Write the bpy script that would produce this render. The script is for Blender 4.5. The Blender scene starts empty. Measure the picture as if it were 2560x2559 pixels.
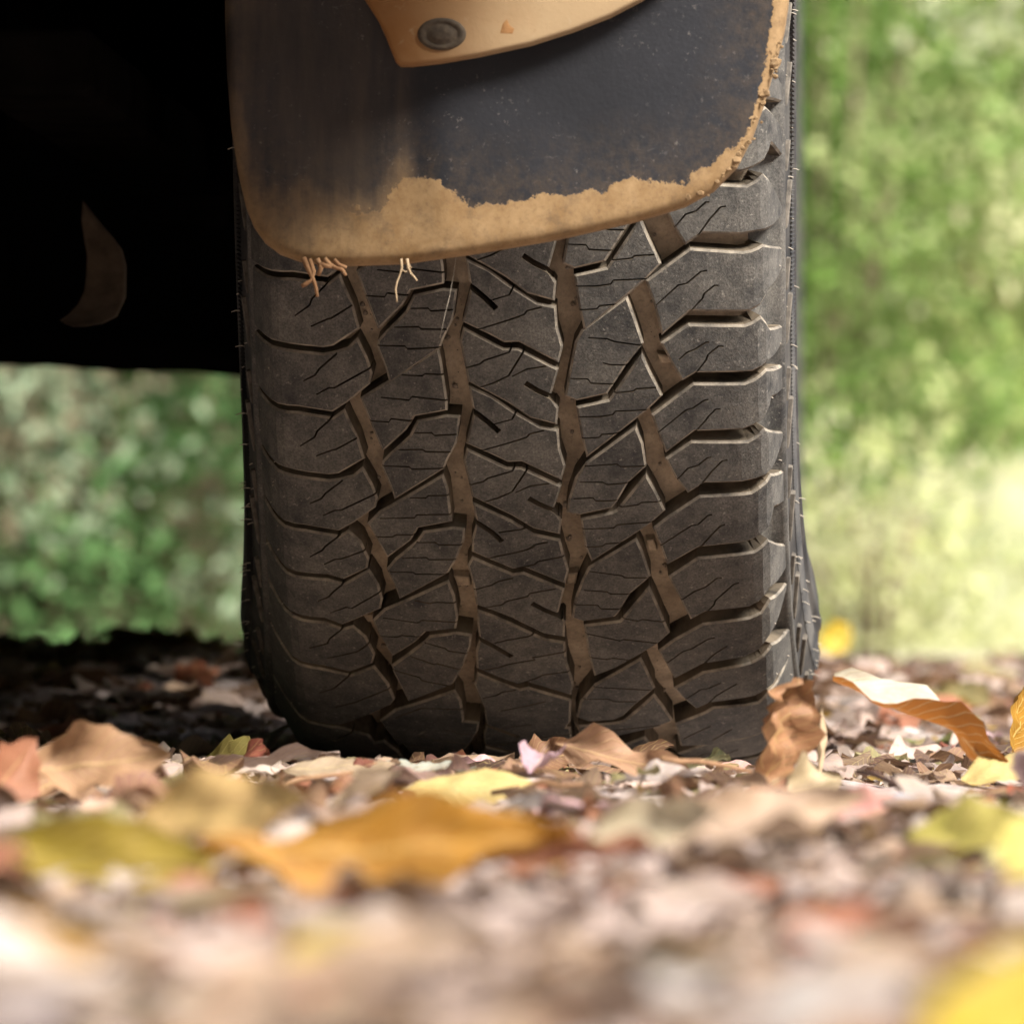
import bpy, bmesh, math, random
import numpy as np
from mathutils import Vector, Matrix
from mathutils.geometry import delaunay_2d_cdt
R = math.radians
rnd = random.Random(11)
# ---- camera and tyre geometry (metres, world: car points to +Y, wheel plane is YZ) ----
F_PX = 15680.0                      # focal length in pixels of a 2560 px wide frame
CAM_YAW, CAM_PITCH = math.radians(2.7), math.radians(0.891)
CAM_POS = np.array([0.1398, -3.3867, 0.085])
AXLE_Z, TYRE_R = 0.378, 0.390
_fw = np.array([-math.sin(CAM_YAW)*math.cos(CAM_PITCH), math.cos(CAM_YAW)*math.cos(CAM_PITCH), math.sin(CAM_PITCH)])
_rt = np.array([math.cos(CAM_YAW), math.sin(CAM_YAW), 0.0])
_up = np.cross(_rt, _fw)
PROF_R = [(0,0),(.03,.0003),(.06,.0014),(.09,.0036),(.108,.0060),(.1165,.0082),(.1208,.0118),(.1236,.020),(.1256,.030),(.1274,.042),
        (.1298,.055),(.1324,.075),(.1334,.092),(.1322,.108),(.128,.125),(.122,.142),(.116,.155),(.110,.165)]
PROF_L = [(0,0),(.03,.0003),(.06,.0014),(.09,.0036),(.108,.0060),(.1165,.0082),(.1210,.0118),(.1253,.020),(.1292,.030),(.1328,.042),
        (.1368,.055),(.1420,.075),(.1440,.092),(.1425,.108),(.136,.125),(.126,.142),(.117,.155),(.110,.165)]
def _profile():
    A, Bq = np.array(PROF_L, float), np.array(PROF_R, float)
    P = np.vstack([A[:0:-1]*[-1,1], Bq])           # inner side first
    s = np.concatenate([[0], np.cumsum(np.hypot(*np.diff(P, axis=0).T))])
    s -= s[len(A) - 1]
    tt = np.linspace(s[0], s[-1], 2401)
    x = np.interp(tt, s, P[:,0]); d = np.interp(tt, s, P[:,1])
    k = np.hanning(19); k /= k.sum()
    xs = np.convolve(np.pad(x, 9, 'edge'), k, 'valid'); ds = np.convolve(np.pad(d, 9, 'edge'), k, 'valid')
    gx, gd = np.gradient(xs, tt), np.gradient(ds, tt)
    L = np.hypot(gx, gd)
    return tt, xs, ds, gd/L, gx/L                  # lateral normal, radial normal
P_T, P_X, P_D, P_NX, P_NR = _profile()
def tyre_point(th, t, n=0.0):
    """theta below the horizontal (rear side of the wheel), t along the section, n outwards -> point relative to the axle"""
    th, t, n = np.broadcast_arrays(np.asarray(th, float), np.asarray(t, float), np.asarray(n, float))
    x = np.interp(t, P_T, P_X) + n*np.interp(t, P_T, P_NX)
    r = TYRE_R - np.interp(t, P_T, P_D) + n*np.interp(t, P_T, P_NR)
    w = np.exp(-((th - math.pi/2)/math.radians(30))**2)
    sf = np.clip((np.abs(t) - .100)/.085, 0, 1); sf = sf*sf*(3 - 2*sf)
    x = x + np.sign(t)*np.where(t > 0, .013, .020)*w*sf
    return np.stack([x, -r*np.cos(th), -r*np.sin(th)], -1)

# ------------------------------------------------------------------ camera, sky, sun, exposure
scene = bpy.context.scene
col = scene.collection
cam_d = bpy.data.cameras.new('camera'); cam = bpy.data.objects.new('camera', cam_d); col.objects.link(cam)
cam_d.sensor_fit = 'HORIZONTAL'; cam_d.sensor_width = 36.0; cam_d.lens = F_PX/2560*36
cam_d.clip_start = .05; cam_d.clip_end = 2000
cam.location = CAM_POS
cam.rotation_euler = (math.pi/2 + CAM_PITCH, 0, CAM_YAW)
cam_d.dof.use_dof = True; cam_d.dof.focus_distance = 3.06; cam_d.dof.aperture_fstop = cam_d.lens/1000/.0162
cam_d.dof.aperture_blades = 0
scene.camera = cam
SUN_EL, SUN_AZ = R(43), R(126)          # azimuth clockwise from +Y (the way the car points)
world = bpy.data.worlds.new('World'); scene.world = world; world.use_nodes = True
wn = world.node_tree.nodes; wl = world.node_tree.links
sky = wn.new('ShaderNodeTexSky'); sky.sky_type = 'NISHITA'; sky.sun_disc = False
sky.sun_elevation = SUN_EL; sky.sun_rotation = SUN_AZ; sky.air_density = 1.0; sky.dust_density = 3.0; sky.ozone_density = 1.0
wl.new(sky.outputs[0], wn['Background'].inputs[0]); wn['Background'].inputs[1].default_value = .05
sun_d = bpy.data.lights.new('sun', 'SUN'); sun = bpy.data.objects.new('sun', sun_d); col.objects.link(sun)
sun_d.energy = 1.5; sun_d.angle = R(18); sun_d.color = (1, .96, .90)
to_sun = Vector((math.sin(SUN_AZ)*math.cos(SUN_EL), math.cos(SUN_AZ)*math.cos(SUN_EL), math.sin(SUN_EL)))
sun.rotation_euler = to_sun.to_track_quat('Z', 'Y').to_euler()
sun.location = to_sun*40
scene.view_settings.view_transform = 'Standard'; scene.view_settings.look = 'None'
scene.view_settings.exposure = 2.98; scene.view_settings.gamma = 1.0; scene.view_settings.use_curve_mapping = False
scene.render.engine = 'CYCLES'
scene.cycles.use_denoising = True; scene.cycles.max_bounces = 6; scene.cycles.diffuse_bounces = 4; scene.cycles.glossy_bounces = 3

# ------------------------------------------------------------------ helpers
def tag(o, label=None, cat=None, group=None, kind=None):
    if label: o['label'] = label
    if cat: o['category'] = cat
    if group: o['group'] = group
    if kind: o['kind'] = kind
    return o
def mesh_obj(name, verts, faces, mats=(), parent=None, midx=None, smooth=True, loc=(0,0,0)):
    me = bpy.data.meshes.new(name)
    me.from_pydata([tuple(map(float, v)) for v in verts], [], [tuple(int(i) for i in f) for f in faces])
    for m in mats: me.materials.append(m)
    if midx is not None: me.polygons.foreach_set('material_index', np.asarray(midx, np.int32))
    if smooth is True: me.polygons.foreach_set('use_smooth', np.ones(len(me.polygons), bool))
    elif smooth is not False: me.polygons.foreach_set('use_smooth', np.asarray(smooth, bool))
    me.update()
    o = bpy.data.objects.new(name, me); col.objects.link(o)
    o.location = loc
    if parent: o.parent = parent
    return o
def empty(name, loc=(0,0,0), parent=None):
    o = bpy.data.objects.new(name, None); col.objects.link(o); o.location = loc
    o.empty_display_size = .05
    if parent: o.parent = parent
    return o
def cam_ray_point(px, py, depth):
    """photograph pixel (1932 wide) and distance along the view axis -> world point"""
    s = 2560/1932
    a = (px*s - 1280)/F_PX; b = (1279.5 - py*s)/F_PX
    return Vector(CAM_POS + depth*(_fw + a*_rt + b*_up))
def on_plane_y(px, py, y):
    s = 2560/1932
    d = _fw + (px*s - 1280)/F_PX*_rt + (1279.5 - py*s)/F_PX*_up
    k = (y - CAM_POS[1])/d[1]
    return Vector(CAM_POS + k*d)

# node helpers
class NT:
    def __init__(s, name):
        s.m = bpy.data.materials.new(name); s.m.use_nodes = True
        s.t = s.m.node_tree; s.n = s.t.nodes; s.l = s.t.links
        s.b = s.n['Principled BSDF']; s.out = s.n['Material Output']
    def new(s, typ, **kw):
        n = s.n.new(typ)
        for k, v in kw.items(): setattr(n, k, v)
        return n
    def link(s, a, b): s.l.new(a, b)
    def inp(s, sock, v):
        if hasattr(v, 'is_output') or isinstance(v, bpy.types.NodeSocket): s.l.new(v, sock)
        else: sock.default_value = v
    def noise(s, scale, detail=4, rough=.55, vec=None, dist=0):
        n = s.new('ShaderNodeTexNoise'); n.inputs['Scale'].default_value = scale; n.inputs['Detail'].default_value = detail
        n.inputs['Roughness'].default_value = rough; n.inputs['Distortion'].default_value = dist
        s.link(vec if vec else s.coord(), n.inputs['Vector']); return n.outputs[0]
    def coord(s, kind='Object'):
        if not hasattr(s, '_tc'): s._tc = s.new('ShaderNodeTexCoord')
        return s._tc.outputs[kind]
    def ramp(s, fac, stops, interp='LINEAR'):
        r = s.new('ShaderNodeValToRGB'); r.color_ramp.interpolation = interp
        e = r.color_ramp.elements
        while len(e) < len(stops): e.new(.5)
        for k, (p, c) in enumerate(stops):
            e[k].position = p; e[k].color = (*c, 1) if isinstance(c, (tuple, list)) else (c, c, c, 1)
        s.link(fac, r.inputs[0]); return r.outputs[0]
    def mix(s, fac, a, b, mode='MIX'):
        m = s.new('ShaderNodeMix', data_type='RGBA', blend_type=mode)
        s.inp(m.inputs[0], fac)
        for sock, v in ((m.inputs[6], a), (m.inputs[7], b)):
            s.inp(sock, v if not (isinstance(v, tuple) and len(v) == 3) else (*v, 1))
        return m.outputs[2]
    def math(s, op, a, b=0.0, c=0.0):
        m = s.new('ShaderNodeMath', operation=op)
        s.inp(m.inputs[0], a); s.inp(m.inputs[1], b)
        if len(m.inputs) > 2: s.inp(m.inputs[2], c)
        return m.outputs[0]
    def mapr(s, v, a, b, c=0.0, d=1.0):
        m = s.new('ShaderNodeMapRange'); m.inputs[1].default_value = a; m.inputs[2].default_value = b
        m.inputs[3].default_value = c; m.inputs[4].default_value = d; s.link(v, m.inputs[0]); return m.outputs[0]
    def attr(s, name):
        a = s.new('ShaderNodeAttribute', attribute_name=name); return a
    def bump(s, h, strength=.3, dist=.002, normal=None):
        b = s.new('ShaderNodeBump'); b.inputs['Strength'].default_value = strength; b.inputs['Distance'].default_value = dist
        s.link(h, b.inputs['Height'])
        if normal: s.link(normal, b.inputs['Normal'])
        return b.outputs[0]
    def done(s, base, rough=.8, bump=None, spec=.3, metal=0.0):
        s.inp(s.b.inputs['Base Color'], base if not (isinstance(base, tuple) and len(base) == 3) else (*base, 1))
        s.inp(s.b.inputs['Roughness'], rough); s.b.inputs['Specular IOR Level'].default_value = spec
        s.b.inputs['Metallic'].default_value = metal
        if bump: s.link(bump, s.b.inputs['Normal'])
        return s.m

# ------------------------------------------------------------------ materials
def mat_rubber():
    t = NT('tread_rubber')
    big = t.noise(26, 5, .65); mid = t.noise(120, 6, .7); fine = t.noise(900, 3, .7); spk = t.noise(420, 3, .6)
    dust = t.math('ADD', t.math('MULTIPLY', big, .6), t.math('MULTIPLY', mid, .55))
    dust = t.mapr(dust, .40, .74)
    c = t.mix(dust, (.036,.036,.0365), (.158,.147,.129))
    c = t.mix(t.math('MULTIPLY', t.mapr(spk, .62, .70), .55), c, (.28,.26,.225))
    c = t.mix(t.math('MULTIPLY', t.mapr(fine, .42, .62), .45), c, (.021,.0205,.0205))
    h = t.math('ADD', t.math('MULTIPLY', fine, .6), t.math('MULTIPLY', mid, 1.0))
    return t.done(c, t.mapr(dust, 0, 1, .62, .92), t.bump(h, .6, .0008), .12)
def mat_groove():
    t = NT('groove_dirt')
    a = t.noise(60, 4, .6); b = t.noise(420, 4, .7)
    c = t.mix(t.mapr(a, .3, .7), (.24,.192,.138), (.46,.37,.265))
    c = t.mix(t.math('MULTIPLY', t.mapr(b, .45, .7), .5), c, (.16,.13,.10))
    return t.done(c, .95, t.bump(b, .5, .0008), .15)
def mat_sidewall():
    t = NT('sidewall_rubber')
    a = t.noise(30, 4, .6); b = t.noise(300, 3, .6)
    c = t.mix(t.mapr(a, .35, .75), (.024,.0235,.0245), (.085,.079,.071))
    c = t.mix(t.math('MULTIPLY', t.mapr(b, .6, .75), .4), c, (.09,.08,.065))
    return t.done(c, .75, t.bump(b, .2, .0005), .18)
def mat_simple(name, c1, c2, scale=30, rough=.8, spec=.3, metal=0.0, bs=.2):
    t = NT(name); a = t.noise(scale, 5, .6)
    return t.done(t.mix(t.mapr(a, .3, .7), c1, c2), rough, t.bump(a, bs, .002), spec, metal)
M_rub, M_grv, M_side = mat_rubber(), mat_groove(), mat_sidewall()
def mat_edge():  # edge dust, paled further to stand in for light catching the block edges
    t = NT('dusty_lit_edge')
    a = t.noise(90, 5, .7); b = t.noise(500, 4, .7)
    c = t.mix(t.mapr(a, .35, .68), (.09,.081,.07), (.29,.25,.195))
    return t.done(c, .9, t.bump(b, .5, .0008), .12)
M_edge = mat_edge()
M_wall = mat_simple('groove_wall_rubber', (.030,.026,.021), (.17,.135,.095), 45, .95, .08, 0, .3)
M_lug = mat_simple('dusty_lug_rubber', (.05,.044,.037), (.15,.13,.105), 200, .85)
M_hair = mat_simple('rubber_hair', (.22,.19,.15), (.42,.37,.30), 300, .7)
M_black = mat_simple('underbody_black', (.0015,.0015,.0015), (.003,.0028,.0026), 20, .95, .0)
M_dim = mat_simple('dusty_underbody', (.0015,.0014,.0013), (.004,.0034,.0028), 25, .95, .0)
M_body = mat_simple('body_paint', (.02,.022,.026), (.028,.03,.034), 8, .35, .5, 0, .02)
M_mudmetal = mat_simple('muddy_metal', (.12,.085,.055), (.26,.19,.125), 40, .9)
M_rim = mat_simple('rim_alloy', (.25,.25,.26), (.32,.32,.33), 20, .4, .5, .6)

# ------------------------------------------------------------------ slab builder: a plate with an outline, cuts, rounded edge and walls
def pts_in_poly(P, poly):
    x, y = P[:,0], P[:,1]; ins = np.zeros(len(P), bool); n = len(poly); j = n - 1
    for i in range(n):
        xi, yi = poly[i]; xj, yj = poly[j]
        if yi != yj:
            c = ((yi > y) != (yj > y)) & (x < (xj - xi)*(y - yi)/(yj - yi) + xi)
            ins ^= c
        j = i
    return ins
def dist_to_loop(P, poly, closed=True):
    P = np.asarray(P, float); A = np.asarray(poly, float); Bq = np.roll(A, -1, 0)
    if not closed: A, Bq = A[:-1], Bq[:-1]
    d = Bq - A; L = (d*d).sum(1) + 1e-12
    w = P[:,None,:] - A[None]
    k = np.clip((w*d[None]).sum(-1)/L, 0, 1)
    return np.sqrt(((w - k[...,None]*d[None])**2).sum(-1)).min(1)
def area(poly):
    a = np.asarray(poly); b = np.roll(a, -1, 0); return .5*(a[:,0]*b[:,1] - b[:,0]*a[:,1]).sum()
def inset(poly, d):
    p = np.asarray(poly, float); n = len(p)
    e = np.roll(p, -1, 0) - p; e /= np.linalg.norm(e, axis=1)[:,None] + 1e-12
    nl = np.stack([-e[:,1], e[:,0]], 1)            # left normal = inside for CCW
    n0 = np.roll(nl, 1, 0); s = n0 + nl; q = (s*s).sum(1)[:,None]
    m = 2*s/np.maximum(q, .5)
    return p + m*d
def strip(line, w):
    p = np.asarray(line, float); d = np.gradient(p, axis=0); d /= np.linalg.norm(d, axis=1)[:,None] + 1e-12
    nrm = np.stack([-d[:,1], d[:,0]], 1)*w/2
    if len(p) > 2: nrm[0] *= .7
    return np.vstack([p + nrm, (p - nrm)[::-1]])
def slab(outline, cutters, fmap, edge=1.0, chamfer=1.0, depth=9.0, draft=1.2, grid=8.0, nring=1, back=False, edge_mat=0, maxlen=0):
    """outline in mm; fmap(points2d, n) -> 3d; returns verts, faces, material index (0 top, 1 wall), smooth flags"""
    o = np.asarray(outline, float)
    if area(o) < 0: o = o[::-1]
    keep = np.linalg.norm(np.roll(o, -1, 0) - o, axis=1) > .3
    o = o[keep]
    if maxlen:
        q = []
        for a_, b_ in zip(o, np.roll(o, -1, 0)):
            m_ = max(1, int(math.ceil(np.linalg.norm(b_ - a_)/maxlen))); q += [a_ + (b_ - a_)*k_/m_ for k_ in range(m_)]
        o = np.array(q)
    V, E = [], []
    def loop(L):
        k = len(V); V.extend(Vector((float(a), float(b))) for a, b in L); m = len(L)
        E.extend((k + i, k + (i + 1) % m) for i in range(m))
    loop(o)
    rings = [inset(o, edge*(k + 1)/nring) for k in range(nring)]
    for r_ in rings: loop(r_)
    for c in cutters: loop(c)
    lo, hi = o.min(0), o.max(0)
    gx = np.arange(lo[0] + grid/2, hi[0], grid); gy = np.arange(lo[1] + grid/2, hi[1], grid)
    if len(gx) and len(gy):
        G = np.stack(np.meshgrid(gx, gy), -1).reshape(-1, 2)
        G = G[pts_in_poly(G, o)]
        if len(G): G = G[dist_to_loop(G, o) > edge + grid*.25]
        for c in cutters:
            if len(G): G = G[dist_to_loop(G, c) > grid*.2]
        V.extend(Vector((float(a), float(b))) for a, b in G)
    r = delaunay_2d_cdt(V, E, [], 0, 1e-4)
    P = np.array([(v.x, v.y) for v in r[0]]); T = [tuple(f) for f in r[2]]
    cen = np.array([P[list(f)].mean(0) for f in T])
    ok = pts_in_poly(cen, o)
    for c in cutters: ok &= ~pts_in_poly(cen, np.asarray(c))
    T = [f for f, k in zip(T, ok) if k]
    D = dist_to_loop(P, o)
    u = np.clip(1 - D/edge, 0, 1)
    nn = -chamfer*(1 - np.sqrt(np.clip(1 - u*u, 0, 1)) if nring > 1 else u)
    used = sorted({i for f in T for i in f}); mp = {v: k for k, v in enumerate(used)}
    P, D, nn = P[used], D[used], nn[used]; T = [tuple(mp[i] for i in f) for f in T]
    cnt = {}
    for f in T:
        for a, b in zip(f, f[1:] + f[:1]): cnt[(a, b)] = 1
    bd = [(a, b) for (a, b) in cnt if (b, a) not in cnt]
    nrm = np.zeros_like(P)
    for a, b in bd:
        e = P[b] - P[a]; nv = np.array([e[1], -e[0]]); nv /= np.linalg.norm(nv) + 1e-12
        nrm[a] += nv; nrm[b] += nv
    L = np.linalg.norm(nrm, axis=1)[:,None]; nrm = nrm/np.maximum(L, 1e-9)
    top = fmap(P, nn)
    bv = sorted({i for e in bd for i in e}); bm_ = {v: len(P) + k for k, v in enumerate(bv)}
    dr = np.where(D[bv] < .05, draft, 0.0)[:,None]
    base = fmap(P[bv] + nrm[bv]*dr, np.full(len(bv), -depth))
    verts = np.vstack([top, base]); faces = list(T); mi = [edge_mat if min(D[i] for i in f_) < edge*.5 else 0 for f_ in T]; sm = [bool(nring > 1 or min(D[i] for i in f_) > edge*.5) for f_ in T]
    for a, b in bd:
        faces.append((b, a, bm_[a], bm_[b])); mi.append(1); sm.append(False)
    if back:
        k = len(verts); verts = np.vstack([verts, fmap(P, np.full(len(P), -depth))])
        for f in T: faces.append(tuple(k + i for i in f[::-1])); mi.append(1); sm.append(True)
    return verts, faces, mi, sm
def orient(verts, faces, centre_fn):
    return faces

# ------------------------------------------------------------------ ground shape
def ground_h(x, y):
    x = np.asarray(x, float); y = np.asarray(y, float)
    h = .006*np.sin(x*9.1 + 1.3)*np.sin(y*7.7) + .004*np.sin(x*23 + y*17) + .003*np.sin(x*41 - y*29 + 2)
    h = h + .050*np.exp(-((y - 1.3 - .25*np.sin(x*3))/.55)**2)*np.clip((.35 - x)/.4, 0, 1)     # low ridge of litter under the car
    h = h + .018*np.exp(-((y - 2.6)/.9)**2)
    h = h + .045*np.clip((np.hypot(x, y) - 7)/10, 0, 2)**1.5
    h = h - .012*np.exp(-((x/.16)**4 + ((y)/.2)**4))                                            # pressed down under the tyre
    return h
WEAR = [[(-36.9,314.8),(-28.8,315.2),(-28.3,321.4),(-35.2,321.8)],[(20.6,312.9),(25.5,312.1),(24.3,319.9),(19.6,320.3)],[(60.4,290.6),(64.1,290.6),(65.8,298.0),(61.1,297.6)],[(-84.3,348.0),(-78.1,347.2),(-78.1,353.1),(-82.1,353.5)],[(67.5,178.9),(73.7,180.5),(74.9,184.0),(69.0,184.4)]]
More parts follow.
